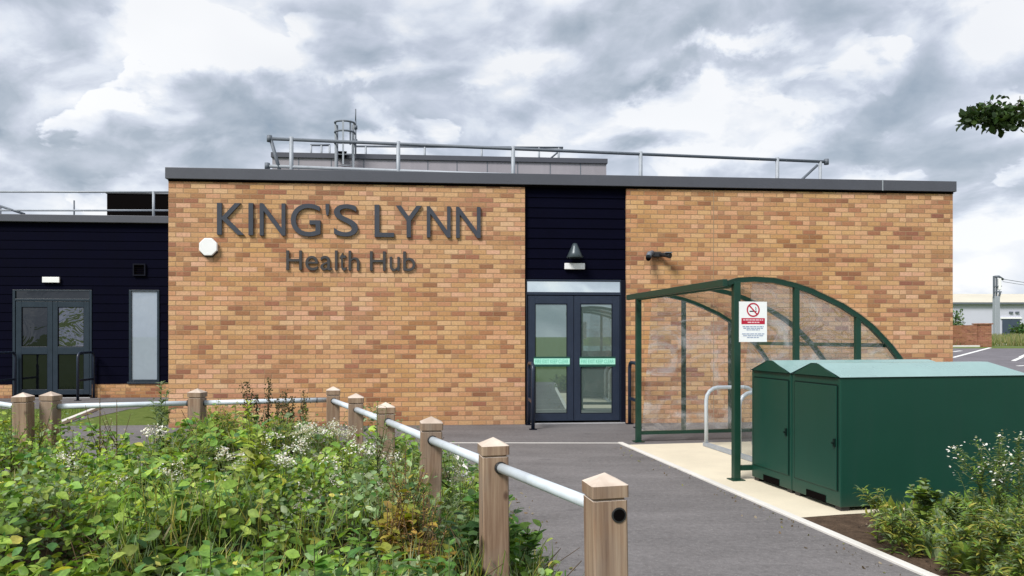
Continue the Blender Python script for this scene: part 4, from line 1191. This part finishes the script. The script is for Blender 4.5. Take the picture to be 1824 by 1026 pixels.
G_FRESH = [(.180, .290, .045), (.140, .250, .040), (.230, .330, .055), (.118, .215, .038), (.275, .345, .068)]
G_DARK = [(.050, .125, .030), (.065, .150, .035), (.040, .100, .028)]
G_GREY = [(.20, .27, .13), (.16, .235, .11), (.25, .31, .17), (.13, .20, .085)]
G_YEL = [(.34, .34, .06), (.27, .31, .055), (.40, .35, .08)]
OCHRE = [(.42, .29, .07), (.36, .27, .06), (.42, .22, .09), (.30, .28, .05)]
WHITE = [(.80, .78, .70), (.72, .70, .62), (.85, .84, .80)]

def nz(x, y, s, o=0.0): return mnoise.noise(Vector((x * s + o, y * s - o, o * .7)))

def kerb_x(Y): return .14 - .1906 * (Y - 4.82)
def bed_h(x, y):
    """top of the overgrowth"""
    h = .57 + .16 * nz(x, y, .9, 3.1) + .20 * nz(x, y, 2.3, 8.2) + .14 * nz(x, y, 4.6, 1.2)
    if y > 4.8: h += .055 * (y - 4.8)
    h += .13 * math.exp(-((x + 2.35) / .5) ** 2 - ((y - 6.2) / .7) ** 2) + .10 * math.exp(-((x + 1.1) / .35) ** 2 - ((y - 4.9) / .6) ** 2)
    if x < -3.3: h += .16 * min(1, (-3.3 - x))
    edge = kerb_x(y) - x
    h *= min(1.0, .35 + .75 * max(edge, 0))
    if x < -1.6 and y < 3.4: h *= max(.35, 1 - .75 * (3.4 - y))
    return max(h, .05)


def bed_back(x): return 7.25 if x > -1.75 else (7.0 + .30 * (x + 1.7) if x > -4.0 else 6.7)


# brambles: one dense mass nobody could count
def make_brambles():
    n = 64000
    Y = R.uniform(2.0, 7.0, n); X = R.uniform(-1.0, 0.0, n) * (Y * .80 + 1.6) + .5
    P, T, N, S, Cc = [], [], [], [], []
    for x, y in zip(X, Y):
        if x > kerb_x(y) - .06: continue
        back = bed_back(x)
        if y > back: continue
        line = -1.708 + (7.03 - y) * .457                       # keep the faces of the posts in view
        if x > line - .10 and x < line + .16 and R.rand() < .75: continue
        h = bed_h(x, y)
        clump = nz(x, y, 1.5, 5.5) + .6 * nz(x, y, 4.0, 2.5)
        kind = nz(x, y, .75, 9.7) + .35 * nz(x, y, 2.6, 4.4)
        broad = kind > .02                                      # patches of big bramble leaves among small weeds
        if broad and R.rand() < .30: continue
        d_ = abs(R.normal(0, .12)) + (R.rand() < .35) * R.uniform(0, .35)
        if not broad: d_ -= R.rand() ** 3 * .12
        z = max(h - d_, .02)
        if clump < -.30 and R.rand() < .75: z *= .68; d_ = max(d_, .2)
        P.append((x, y, z))
        g = R.normal(0, 1, 2); T.append((g[0], g[1] - .25, R.uniform(-.7, .5) if broad else R.uniform(-.4, 1.2)))
        N.append((R.normal(0, .75), R.normal(-.15, .75), 1.0))
        S.append(R.uniform(.044, .086) if broad else R.uniform(.024, .056))
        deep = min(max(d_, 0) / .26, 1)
        pick = R.rand()
        if broad: base = np.array(G_FRESH[R.randint(len(G_FRESH))])
        elif kind < -.22: base = np.array(G_GREY[R.randint(len(G_GREY))]) * .95
        else: base = np.array((G_FRESH + G_FRESH + G_GREY)[R.randint(14)])
        if pick < .025: base = np.array(G_YEL[R.randint(3)]) * 1.1
        elif pick < .14: base = np.array(G_DARK[R.randint(3)]) * 1.3
        Cc.append(base * (1.5 - 1.15 * deep) * (1 + .55 * clump) * R.uniform(.65, 1.35))  # shade of the hollows is put into the tint of deeper leaves
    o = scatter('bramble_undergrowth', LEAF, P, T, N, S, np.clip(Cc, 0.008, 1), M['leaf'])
    tag(o, kind='stuff', label='dense low bramble and weed leaves filling the bed behind the posts', cat='undergrowth')
    # arching stems showing in the gaps
    st = MB()
    for _ in range(260):
        y = R.uniform(2.3, 6.9); x = -R.rand() * (y * .74 + .6) + .35
        if x > kerb_x(y) - .15 or y > bed_back(x) - .1: continue
        h = bed_h(x, y); a = R.uniform(0, 6.28); L = R.uniform(.15, .40)
        st.tube([(x, y, 0), (x + math.cos(a) * L * .3, y + math.sin(a) * L * .3, h * .75), (x + math.cos(a) * L, y + math.sin(a) * L, h * R.uniform(.85, 1.15))], .004, 4, False, .002)
    tag(st.build('bramble_stems', M['stem_brown']), kind='stuff', label='thin arching stems among the bramble leaves', cat='stems')
    # fine grassy weeds woven through
    P, T, N, S, Cc, Wd = [], [], [], [], [], []
    for _ in range(10500):
        y = R.uniform(2.0, 7.0); x = -R.rand() * (y * .78 + .9) + .45
        if x > kerb_x(y) - .05 or y > bed_back(x) - .05: continue
        g_ = nz(x, y, 1.1, 14.0) + .4 * nz(x, y, 3.0, 6.0)
        if g_ < .0: continue
        h = bed_h(x, y)
        P.append((x, y, max(h - .17, 0))); T.append((R.normal(0, .30), R.normal(0, .30), 1.0)); N.append((R.normal(), -1, .3))
        S.append(R.uniform(.12, .25) * (1 + .5 * max(g_, 0))); Wd.append(R.uniform(.018, .035))
        Cc.append(np.array((G_YEL + G_FRESH + G_GREY + [(.40, .36, .17)])[R.randint(13)]) * R.uniform(.6, 1.25))
    for _ in range(6500):                                        # the grassy near left corner
        y = R.uniform(2.1, 3.5); x = R.uniform(-3.2, -1.35)
        P.append((x, y, 0)); T.append((R.normal(0, .3), R.normal(0, .3), 1.0)); N.append((R.normal(), -1, .3)); S.append(R.uniform(.22, .46)); Wd.append(.022)
        Cc.append(np.array((G_YEL + [(.30, .33, .07), (.22, .31, .07)])[R.randint(5)]) * R.uniform(.7, 1.15))
    o = scatter('grass', BLADE, P, T, N, S, Cc, M['leaf'], width=np.array(Wd))
    tag(o, kind='stuff', label='thin grass and weed blades growing through the brambles', cat='grass')
make_brambles()


def leafy_plant(name, label, cat, p, H, n, ls, cols, spread=.12, tpl=LANCE, lean=(0, 0), branches=5, tipcol=None, group=None, mat='leaf_dull', flower=None, stemmat='stem', width=1.0, top_taper=.55):
    t = thing(name, label, cat, p, rnd.uniform(0, 6), group)
    st = MB(); axes = []
    main = [Vector((lean[0] * (i / 5) ** 2, lean[1] * (i / 5) ** 2, H * i / 5)) for i in range(6)]
    axes.append(main); st.tube(main, max(.004, H * .007), 6, True, .002)
    for b in range(branches):
        f0 = rnd.uniform(.25, .75); a = rnd.uniform(0, 2 * PI); L = H * rnd.uniform(.25, .5) * (1.1 - f0 * .6)
        q = Vector((lean[0] * f0 ** 2, lean[1] * f0 ** 2, H * f0)); sp = spread * rnd.uniform(.7, 1.4)
        ax = [q + Vector((math.cos(a) * sp * (i / 3) ** .7, math.sin(a) * sp * (i / 3) ** .7, L * i / 3)) for i in range(4)]
        axes.append(ax); st.tube(ax, .003, 5, True, .0015)
    st.build('stem', M[stemmat], t)
    P, T, N, S = [], [], [], []
    for i in range(n):
        ax = axes[0] if rnd.random() < .45 or len(axes) == 1 else rnd.choice(axes[1:])
        f = rnd.random() ** .8; m_ = len(ax) - 1; j = min(int(f * m_), m_ - 1); q = ax[j].lerp(ax[j + 1], f * m_ - j)
        a = i * 2.4 + rnd.uniform(-.4, .4)
        P.append(q); T.append((math.cos(a), math.sin(a), rnd.uniform(-.1, .8))); N.append((rnd.gauss(0, .2), rnd.gauss(0, .2), 1))
        S.append(ls * rnd.uniform(.6, 1.25) * (1 - top_taper * f))
    c = palette(len(P), cols)
    scatter('foliage', tpl, P, T, N, S, c, M[mat], t, width)
    if flower:
        cnt, fs, fc, rad = flower
        P, T, N = [], [], []
        tips = [ax[-1] for ax in axes]
        for i in range(cnt):
            q = rnd.choice(tips); d_ = Vector((rnd.gauss(0, 1), rnd.gauss(0, 1), rnd.gauss(0, .7))) * rad
            P.append(q + d_); T.append((rnd.gauss(0, 1), rnd.gauss(0, 1), .2)); N.append((rnd.gauss(0, .5), rnd.gauss(-.4, .5), 1))
        scatter('flower', DISC, P, T, N, [fs * rnd.uniform(.6, 1.3) for _ in P], palette(len(P), fc, .1), M['petal'], t)['kind'] = 'stuff'
    return t


def seed_spike(label, p, H, cols, n=220, rad=.018, lean=(0, 0), group=None, name='dock_plant', leaves=10):
    t = thing(name, label, 'plant', p, rnd.uniform(0, 6), group)
    ax = [Vector((lean[0] * (i / 6) ** 2, lean[1] * (i / 6) ** 2, H * i / 6)) for i in range(7)]
    st = MB(); st.tube(ax, .006, 6, True, .002); axes = [ax]
    for b in range(5):
        f0 = rnd.uniform(.4, .75); a = rnd.uniform(0, 6.28); q = Vector((0, 0, H * f0)); L = H * .28
        a2 = [q + Vector((math.cos(a) * .05 * i / 3, math.sin(a) * .05 * i / 3, L * i / 3)) for i in range(4)]; axes.append(a2); st.tube(a2, .003, 5, True, .0015)
    st.build('stem', M['stem_brown'], t)
    P, S = [], []
    for i in range(n):
        ax_ = axes[0] if rnd.random() < .5 else rnd.choice(axes); f = rnd.uniform(.42 if ax_ is axes[0] else .1, 1); m_ = len(ax_) - 1; j = min(int(f * m_), m_ - 1); q = ax_[j].lerp(ax_[j + 1], f * m_ - j)
        P.append(q + Vector((rnd.gauss(0, rad), rnd.gauss(0, rad), 0))); S.append(rnd.uniform(.010, .022))
    scatter('seed_head', OCT, P, rand_dirs(len(P)), rand_dirs(len(P)), S, palette(len(P), cols, .35), M['leaf_dull'], t)['kind'] = 'stuff'
    P, T, N = [], [], []
    for i in range(leaves):
        a = i * 2.4; P.append((0, 0, H * rnd.uniform(.1, .55))); T.append((math.cos(a), math.sin(a), rnd.uniform(-.1, .6))); N.append((0, 0, 1))
    if leaves: scatter('foliage', LANCE, P, T, N, [rnd.uniform(.09, .18) for _ in P], palette(len(P), [(.17, .22, .045), (.22, .20, .045)]), M['leaf_dull'], t, 1.5)
    return t


def umbel(label, p, H, heads=9, rad=.11, group='white flowering weeds in the bed', per=26):
    t = thing('white_flower_weed', label, 'flowering weed', p, rnd.uniform(0, 6), group)
    st = MB(); tips = []
    for k in range(heads):
        a = rnd.uniform(0, 6.28); r_ = rad * math.sqrt(rnd.random()); q = Vector((math.cos(a) * r_, math.sin(a) * r_, H - rnd.uniform(0, .10) - r_ * .3)); tips.append(q)
        st.tube([(0, 0, 0), (q.x * .15, q.y * .15, H * .55), q], .003, 5, True, .0015)
    st.build('stem', M['stem'], t)
    P, N = [], []
    for q in tips:
        for i in range(per):
            P.append(q + Vector((rnd.gauss(0, .020), rnd.gauss(0, .020), rnd.gauss(0, .012)))); N.append((rnd.gauss(0, .5), rnd.gauss(-.5, .5), 1))
    scatter('flower', DISC, P, rand_dirs(len(P)), N, [rnd.uniform(.008, .016) for _ in P], palette(len(P), WHITE, .12), M['petal'], t)['kind'] = 'stuff'
    P, T, N = [], [], []
    for i in range(46):
        a = i * 2.4; f = rnd.uniform(.15, .85); P.append((rnd.gauss(0, .03), rnd.gauss(0, .03), H * f)); T.append((math.cos(a), math.sin(a), rnd.uniform(0, .7))); N.append((0, 0, 1))
    scatter('foliage', LANCE, P, T, N, [rnd.uniform(.04, .09) for _ in P], palette(len(P), G_GREY + G_FRESH), M['leaf_dull'], t, 1.6)
    return t


def at(px, Y): return ((px - HX) / F * Y, Y, 0.0)
def hz(py, Y): return EYE - (py - HY) / F * Y

# plants that stand out of the mass, left to right
def stand(px, Y, py_top): return at(px, Y), hz(py_top, Y)
p, h = stand(287, 5.9, 681); leafy_plant('mugwort_plant', 'tall feathery grey green weed in front of the brick corner, left of the single post', 'weed', p, h, 420, .125, G_GREY, .08, branches=8)
p, h = stand(178, 6.0, 688); leafy_plant('dry_grass_stalk', 'thin pale dead stalk standing before the wing door plinth', 'dry stalk', p, h, 90, .05, [(.50, .44, .32), (.44, .38, .26)], .09, branches=4, stemmat='stem_brown')
p, h = stand(208, 5.9, 712); leafy_plant('dry_grass_stalk', 'shorter pale dead stalk before the grey path edge', 'dry stalk', p, h, 110, .05, [(.46, .42, .28), (.34, .36, .17)], .10, branches=5, stemmat='stem_brown')
for i, (px, Y, py, w_) in enumerate([(440, 6.3, 676, .02), (458, 6.4, 700, .016), (478, 6.5, 668, .02), (508, 6.5, 690, .02), (521, 6.5, 702, .016), (541, 6.6, 690, .018), (495, 6.4, 706, .016)]):
    p, h = stand(px, Y, py + 4)
    lab = ['dark dock seed spike standing left of the tallest dark spike', 'short dark dock spike in the group against the brick', 'tallest dark dock seed spike against the brick wall', 'dark dock spike right of the tallest one', 'slim dark dock spike between two taller ones', 'dark dock spike nearest the corner post', 'low dark dock spike at the foot of the taller spikes'][i]
    seed_spike(lab, p, h, [(.105, .105, .035), (.070, .075, .028), (.13, .12, .045)], 330, w_ * .8, group='dark dock spikes by the back rail')
for i, (px, Y, py) in enumerate([(385, 6.2, 722), (405, 6.1, 735), (420, 6.3, 718)]):
    p, h = stand(px, Y, py); leafy_plant('yellow_green_weed', ['yellow green bushy weed right of the single back post', 'low yellow green weed in front of the bushy ones', 'yellow green weed before the dark dock spikes'][i], 'weed', p, h, 300, .10, [(.28, .30, .05), (.34, .33, .06), (.19, .25, .045)], .15, branches=8, group='yellow green weeds by the back rail')
p, h = stand(457, 4.6, 716); leafy_plant('thistle_plant', 'tall pale bright green thistle spike rising from the middle of the bed', 'thistle', p, h, 260, .15, [(.38, .46, .08), (.32, .42, .08), (.44, .50, .14)], .06, branches=7, lean=(.02, .05), width=1.4, mat='leaf')
for i, (px, Y, py, hd, rd) in enumerate([(551, 5.3, 752, 16, .12), (606, 5.5, 748, 16, .11), (435, 4.9, 803, 10, .12), (405, 5.1, 785, 6, .08), (560, 4.3, 862, 9, .08), (612, 4.6, 828, 12, .10), (500, 4.6, 795, 6, .08), (300, 4.9, 828, 6, .10), (330, 5.0, 815, 5, .08), (690, 5.0, 800, 6, .08), (210, 4.7, 842, 4, .08), (690, 4.6, 716 + 90, 4, .06), (270, 5.6, 756, 6, .1), (470, 4.4, 880, 4, .06), (820, 4.6, 830, 7, .07), (640, 4.2, 905, 4, .05)]):
    p, h = stand(px, Y, py)
    lab = ['big white flower cluster left of the corner post foot', 'big white flower cluster at the foot of the second path post', 'white flower sprays left of the pale thistle', 'small white flowers above the bramble hollow', 'white flowers low in the dark leaves, centre of the bed', 'pale flower sprays below the second path post', 'few white flowers just right of the pale thistle', 'scattered white flowers in the left brambles', 'white flower sprig in the left hollow', 'small white flowers near the third path post', 'lone white flower sprig far left', 'white sprig beside the feathery weed', 'creamy flower sprays below the feathery corner weed', 'sparse white flowers left of the bed centre', 'white flower spray beside the kerb, between two posts', 'single white sprig in front of the grey green weeds'][i]
    umbel(lab, p, h, hd, rd)
for i, (px, Y, py) in enumerate([(672, 4.55, 716), (655, 4.7, 770), (700, 4.5, 770), (640, 4.9, 790), (735, 4.3, 800), (800, 4.7, 800), (820, 4.2, 845), (580, 4.6, 800), (630, 4.1, 850)]):
    p, h = stand(px, Y, py); leafy_plant('grey_green_weed', ['tall slender grey green weed in front of the third path post', 'grey green weed left of the tall slender one', 'grey green weed just left of the fourth path post', 'broad grey green weed under the white clusters', 'grey green weed at the foot of the fourth path post', 'green weed right of the fourth post, by the kerb', 'green weed between the fourth and fifth posts', 'grey green weed between the white flower clusters', 'grey green weed in front of the ochre dock'][i], 'weed', p, h, 300, .075, G_GREY + [(.22, .30, .08)], .13, branches=8, group='grey green weeds by the path posts')
for i, (px, Y, py) in enumerate([(722, 3.7, 800), (700, 3.6, 850), (755, 3.55, 880), (770, 3.3, 930), (690, 3.4, 895), (735, 3.35, 905)]):
    p, h = stand(px, Y, py); leafy_plant('ochre_dock', ['tall ochre and rust dock beside the fourth path post', 'ochre dock left of the tallest', 'rusty dock right of the ochre ones', 'low rusty dock near the fifth path post', 'low ochre dock at the left of the group', 'yellow leaved dock in the middle of the group'][i], 'weed', p, h, 420, .032, OCHRE, .09, branches=14, group='ochre docks by the path posts', stemmat='stem_brown', top_taper=.3)
    leafy = leafy_plant('ochre_dock_leaves', ['mottled yellow leaves at the foot of the tall ochre dock', 'yellow green leaves under the left ochre dock', 'yellowing leaves under the rusty dock', 'yellow leaves low by the fifth path post', 'yellow leaves at the left of the dock group', 'broad yellow leaves in the middle of the docks'][i], 'weed', (p[0] + .02, p[1] - .03, 0), h * .85, 70, .13, [(.36, .34, .045), (.28, .31, .045), (.40, .28, .06)], .10, tpl=LEAF, branches=3, mat='leaf')
for i, (px, Y, py) in enumerate([(905, 3.75, 880), (940, 3.85, 930), (880, 3.9, 860), (845, 3.7, 900), (835, 3.4, 950), (925, 3.6, 960), (860, 3.9, 835), (560, 2.7, 960), (800, 2.75, 960), (700, 2.6, 985), (375, 2.8, 965), (470, 2.7, 975), (640, 2.9, 950)]):
    p, h = stand(px, Y, py); leafy_plant('broad_leaf_weed', ['bright broad leaved weed just right of the fifth path post', 'low broad leaved weed spilling over the kerb', 'dark broad leaved weed behind the fifth path post', 'dark broad leaved weed left of the fifth path post', 'low dark broad leaved weed in front of the fifth post', 'lowest broad leaved weed at the kerb end', 'broad leaved weed tucked behind the fifth post rail', 'large leaved weed at the bottom centre', 'large leaved weed at the bottom, near the fifth post', 'low large leaved weed at the bottom edge', 'large leaved weed at the bottom left of centre', 'pale broad leaved weed at the bottom edge', 'broad leaved weed in front of the docks'][i], 'weed', p, h, 64 if i != 5 else 36, .125, [(.11, .25, .045), (.08, .19, .04), (.17, .31, .05)] if i not in (2, 3, 4) else G_DARK + [(.06, .12, .03)], .12, tpl=LEAF, branches=4, group='broad leaved weeds by the kerb' if i < 7 else 'broad leaved weeds at the bottom of the bed', mat='leaf')
for i, (px, Y, py) in enumerate([(640, 4.5, 775), (520, 4.9, 770), (585, 4.9, 800), (480, 5.2, 770), (120, 4.9, 800), (395, 4.6, 840), (540, 4.1, 890), (655, 4.3, 845)]):
    p, h = stand(px, Y, py)
    umbel(['pale flower clump among the grey green weeds near the path posts', 'pale flower clump right of the thistle top', 'pale flower clump under the two big white clusters', 'small pale flower clump behind the thistle', 'pale flower clump in the far left brambles', 'pale flower clump left of the thistle foot', 'pale flower clump low in front of the bed centre', 'pale flower clump left of the ochre docks'][i], p, h, 7, .10, per=20)
for i, (px, Y, py) in enumerate([(70, 5.6, 728), (20, 5.4, 722), (130, 5.2, 765), (350, 5.2, 760), (500, 5.7, 735), (610, 4.3, 800), (545, 5.9, 722), (250, 4.4, 815)]):
    p, h = stand(px, Y, py)
    leafy_plant('grassy_stalk_weed', ['thin yellow green stalk weed just right of the double posts', 'thin yellow green stalk weed at the left edge, left of the double posts', 'upright stalk weed in the far left brambles', 'upright stalk weed at the foot of the single back post', 'pale upright stalk weed under the dark dock spikes', 'pale upright stalk weed before the path posts', 'tall pale stalk weed beside the corner post', 'upright stalk weed in the left of the bed'][i], 'weed', p, h, 260, .06, G_YEL + G_FRESH, .10, branches=9, group='upright stalk weeds in the bed', mat='leaf', top_taper=.4)
# strip of grass behind the back rail, left
P, T, N, S, Cc = [], [], [], [], []
for _ in range(5000):
    y = R.uniform(7.6, 15.2); x = -(R.uniform(7.0, 12.5) if y > 9 else R.uniform(6.2, 10))
    lim = -7.57 - (y - 12.2) * .322
    if x > lim - .1: x = lim - .1 - R.rand() * 3
    P.append((x, y, 0)); T.append((R.normal(0, .3), R.normal(0, .3), 1)); N.append((R.normal(), -1, .3)); S.append(R.uniform(.06, .15)); Cc.append(np.array(G_FRESH[R.randint(5)]) * R.uniform(.6, 1.0))
tag(scatter('grass', BLADE, P, T, N, S, Cc, M['leaf'], width=.06), kind='stuff', label='short mown grass strip beside the wing path', cat='grass')
# rough grass on the bank beyond the car park
P, T, N, S, Cc = [], [], [], [], []
for _ in range(7000):
    y = R.uniform(43, 75); x = y * R.uniform(.585, .76)
    P.append((x, y, ground_z(x, y) - .02)); T.append((R.normal(0, .25), R.normal(0, .25), 1)); N.append((R.normal(), -1, .3)); S.append(R.uniform(.25, .7)); Cc.append(np.array([(.22, .22, .08), (.17, .20, .06), (.27, .25, .12), (.10, .15, .04)][R.randint(4)]) * R.uniform(.8, 1.2))
tag(scatter('grass', BLADE, P, T, N, S, Cc, M['leaf'], width=.09), kind='stuff', label='rough yellowish grass on the bank beyond the car park', cat='grass')

# weeds in the bed in front of the lockers
for i, (px, Y, py, n_, sp, fl) in enumerate([(1563, 5.35, 870, 90, .09, None), (1648, 5.3, 862, 130, .15, None), (1700, 5.3, 880, 150, .13, None), (1735, 5.25, 872, 140, .12, None), (1590, 5.1, 905, 120, .12, None), (1625, 5.0, 912, 120, .12, None),
                                             (1780, 5.2, 772, 420, .20, (110, .016, WHITE, .030)), (1748, 5.3, 798, 260, .17, (70, .016, WHITE, .028)), (1815, 5.0, 775, 420, .20, (110, .016, WHITE, .030)), (1770, 4.6, 900, 240, .16, None), (1810, 4.4, 905, 260, .18, None), (1745, 4.5, 930, 200, .15, None), (1690, 4.6, 925, 120, .12, None), (1815, 4.0, 960, 240, .16, None)]):
    p, h = stand(px, Y, py)
    tall = fl is not None
    lab = ['small upright weed in front of the locker side, nearest the concrete', 'blue green broad weed low before the locker side', 'spiky low weed right of the blue green one', 'pale spiky weed left of the tall flowering weeds', 'low weed at the soil edge by the concrete', 'low weed in front of the blue green one', 'tallest white flowering weed before the locker side', 'thin white flowering weed, left of the tall ones', 'white flowering weed cut by the right edge', 'leafy weed at the foot of the flowering weeds', 'leafy weed low at the right edge', 'low leafy weed on the bark soil', 'small weed alone on the bark soil', 'leafy weed in the bottom right corner'][i]
    leafy_plant('flowering_weed' if tall else 'low_weed', lab, 'weed', p, h, int(n_ * 2.0), .070 if tall else .105, (G_GREY + G_FRESH if tall or i in (1, 2, 3) else G_FRESH + G_GREY + G_YEL) + ([(.20, .32, .24)] if i == 1 else []), sp, tpl=LANCE if i not in (1,) else LEAF, branches=9 if tall else 5, flower=fl, group='white flowering weeds by the lockers' if tall else 'low weeds by the lockers')
P, S, Cc = [], [], []
for _ in range(2600):
    y = R.uniform(2.0, 5.9); lo = 2.62 + (4.7 - y) * .21 + .08; x = R.uniform(max(lo, 2.7), 5.4)
    if y > 6.1 + (x - 2.78) * .19: continue
    P.append((x, y, .012)); S.append(R.uniform(.015, .045)); Cc.append(np.array([(.16, .11, .075), (.09, .06, .04), (.24, .18, .13), (.05, .035, .025)][R.randint(4)]))
for _ in range(900):
    y = R.uniform(2.2, 6.0); x = kerb_x(y) - .06 - abs(R.normal(0, .25)); P.append((x, y, .012)); S.append(R.uniform(.015, .045)); Cc.append(np.array([(.16, .11, .075), (.09, .06, .04), (.24, .18, .13)][R.randint(3)]))
tag(scatter('bark_mulch', DISC, P, rand_dirs(len(P)), rand_dirs(len(P), 1.5), S, Cc, M['leaf_dull'], width=.45), kind='stuff', label='bark chips scattered on the soil', cat='mulch')


P, T, N, S, Cc, Wd = [], [], [], [], [], []
for _ in range(13000):                                            # low weeds and grass on the soil by the lockers
    y = R.uniform(2.2, 6.35); x = R.uniform(2.75, 5.6)
    lo = 2.62 + (4.7 - y) * .21 + .12
    if x < lo + .1 or y > 6.16 + (x - 2.78) * .2: continue
    m_ = nz(x, y, 1.4, 21.0) + .45 * (x / y - .58) * 6
    if m_ < -.45: continue
    P.append((x, y, 0.0)); T.append((R.normal(0, .4), R.normal(0, .4), 1.0)); N.append((R.normal(), -1, .5)); S.append(R.uniform(.05, .20)); Wd.append(R.uniform(.05, .25))
    Cc.append(np.array((G_FRESH + G_GREY + G_YEL)[R.randint(12)]) * R.uniform(.7, 1.3))
tag(scatter('ground_weeds', LANCE, P, T, N, S, Cc, M['leaf'], width=np.array(Wd) * 8), kind='stuff', label='low mixed weeds spreading over the soil in front of the lockers', cat='weeds')
P, S, Cc = [], [], []
for _ in range(420):                                             # grit and dead leaves caught along the kerbs
    if R.rand() < .55: y = R.uniform(2.4, 8.5); x = kerb_x(y) + .04 + abs(R.normal(0, .16))
    else: y = R.uniform(2.4, 10.0); x = 2.60 + (4.64 - y) * .187 - .05 - abs(R.normal(0, .14))
    P.append((x, y, .009)); S.append(R.uniform(.006, .030) if R.rand() < .8 else R.uniform(.03, .05)); Cc.append(np.array([(.20, .14, .08), (.30, .25, .18), (.12, .09, .06), (.22, .22, .08)][R.randint(4)]))
tag(scatter('leaf_litter', DISC, P, rand_dirs(len(P)), rand_dirs(len(P), 3), S, Cc, M['leaf_dull'], width=.6), kind='stuff', label='grit and dead leaf scraps along the path kerbs', cat='litter')


# shrubs at the far wall, and the overhanging tree
def bush(name, label, p, rx, rz_, n, ls, cols, grp=None):
    t = thing(name, label, 'shrub', p, 0, grp)
    st = MB()
    for k in range(7):
        a = k * .9; st.tube([(0, 0, 0), (math.cos(a) * rx * .3, math.sin(a) * rx * .3, rz_ * .8), (math.cos(a) * rx * .6, math.sin(a) * rx * .6, rz_ * 1.6)], .02, 5, True, .008)
    st.build('stem', M['bark'], t)
    d_ = rand_dirs(n); r_ = (R.rand(n) ** .5)[:, None]
    P = d_ * r_ * np.array([rx, rx, rz_]) * (1 + .3 * np.sin(d_[:, :1] * 7 + d_[:, 2:] * 5)) + np.array([0, 0, rz_])
    P[:, 2] = np.maximum(P[:, 2], .02)
    scatter('foliage', LEAF, P, rand_dirs(n), rand_dirs(n, .6), R.uniform(.6, 1.3, n) * ls, palette(n, cols, .35), M['leaf_dull'], t)
    return t
a = far(1702, 600, 48); bush('shrub', 'tall thin dark shrub at the corner of the brick block, beyond the car park', (a.x, a.y, ground_z(a.x, a.y)), .45, 1.15, 600, .16, G_DARK + G_GREY)
a = far(1824, 590, 80); bush('shrub', 'round green shrub beside the shed door at the right edge', (a.x, a.y, ground_z(a.x, a.y)), 1.3, .8, 700, .28, G_DARK + [(.08, .12, .03)])

def oak():
    t = thing('oak_tree', 'leafy tree with one low branch reaching into the sky at the upper right', 'tree', (7.5, 6.6, 0))
    m = MB(); m.tube([(0, 0, -.1), (.03, 0, 1.2), (-.02, .05, 2.4), (.05, 0, 3.8), (0, 0, 5.2)], .15, 12, True, .05)
    base = Vector((7.5, 6.6, 0))
    tips = [W(1775, 208, 6.0) - base, W(1735, 212, 5.95) - base, W(1822, 200, 6.1) - base]
    limb = [Vector((0, 0, 2.5)), Vector((-1.2, -.2, 3.0)), Vector((-2.4, -.5, 3.25)), tips[2]]
    m.tube(limb, .05, 8, True, .014); m.tube([tips[2], tips[0], tips[1]], .012, 6, True, .004)
    for q in range(14):
        o_ = tips[2].lerp(tips[1], q / 13); m.tube([o_, o_ + Vector((rnd.uniform(-.10, .02), rnd.uniform(-.06, .06), rnd.uniform(-.09, .13)))], .004, 4, True, .0015)
    for k in range(9):
        a = k * 2.4; z0 = 2.6 + k * .28; L = 1.7 - k * .09
        m.tube([(0, 0, z0), (math.cos(a) * L * .5, math.sin(a) * L * .5, z0 + .5), (math.cos(a) * L, math.sin(a) * L, z0 + .8)], .045, 6, True, .012)
    m.build('trunk', M['bark'], t)
    P = []
    rs = np.random.RandomState(4)
    cl = [(tips[0] + Vector((.0, 0, .0)), (.21, .16, .085), 260), (tips[0] + Vector((-.06, 0, .05)), (.11, .1, .08), 60), (tips[1], (.10, .08, .055), 90), (tips[1] + Vector((-.03, 0, -.0)), (.06, .05, .03), 30), (tips[2] + Vector((.02, 0, -.01)), (.11, .10, .07), 80), (tips[0] + Vector((.06, 0, -.06)), (.13, .1, .055), 110), (tips[2] + Vector((-.03, 0, .07)), (.03, .03, .025), 16)]
    for k in range(8): cl.append((limb[2] + Vector((.5 + k * .1, rs.normal(0, .2), .1)), (.3, .3, .15), 120))
    for k in range(46):
        d_ = rand_dirs(1, .1, rs)[0]; r_ = rs.uniform(.4, 1) * 1.55
        cl.append((Vector((d_[0] * r_ + .25, d_[1] * r_, 4.3 + d_[2] * r_ * .95)), (.38, .38, .25), 230))
    for c_, s_, n_ in cl:
        P.append(np.array(c_) + np.clip(rs.normal(0, .55, (n_, 3)), -1.2, 1.2) * np.array(s_))
    P = np.concatenate(P); n = len(P)
    scatter('crown', LEAF, P, rand_dirs(n, .0, rs), rand_dirs(n, .8, rs), rs.uniform(.035, .075, n), palette(n, [(.030, .062, .014), (.022, .045, .012), (.045, .085, .018)], .35, rs), M['leaf_dull'], t)
oak()
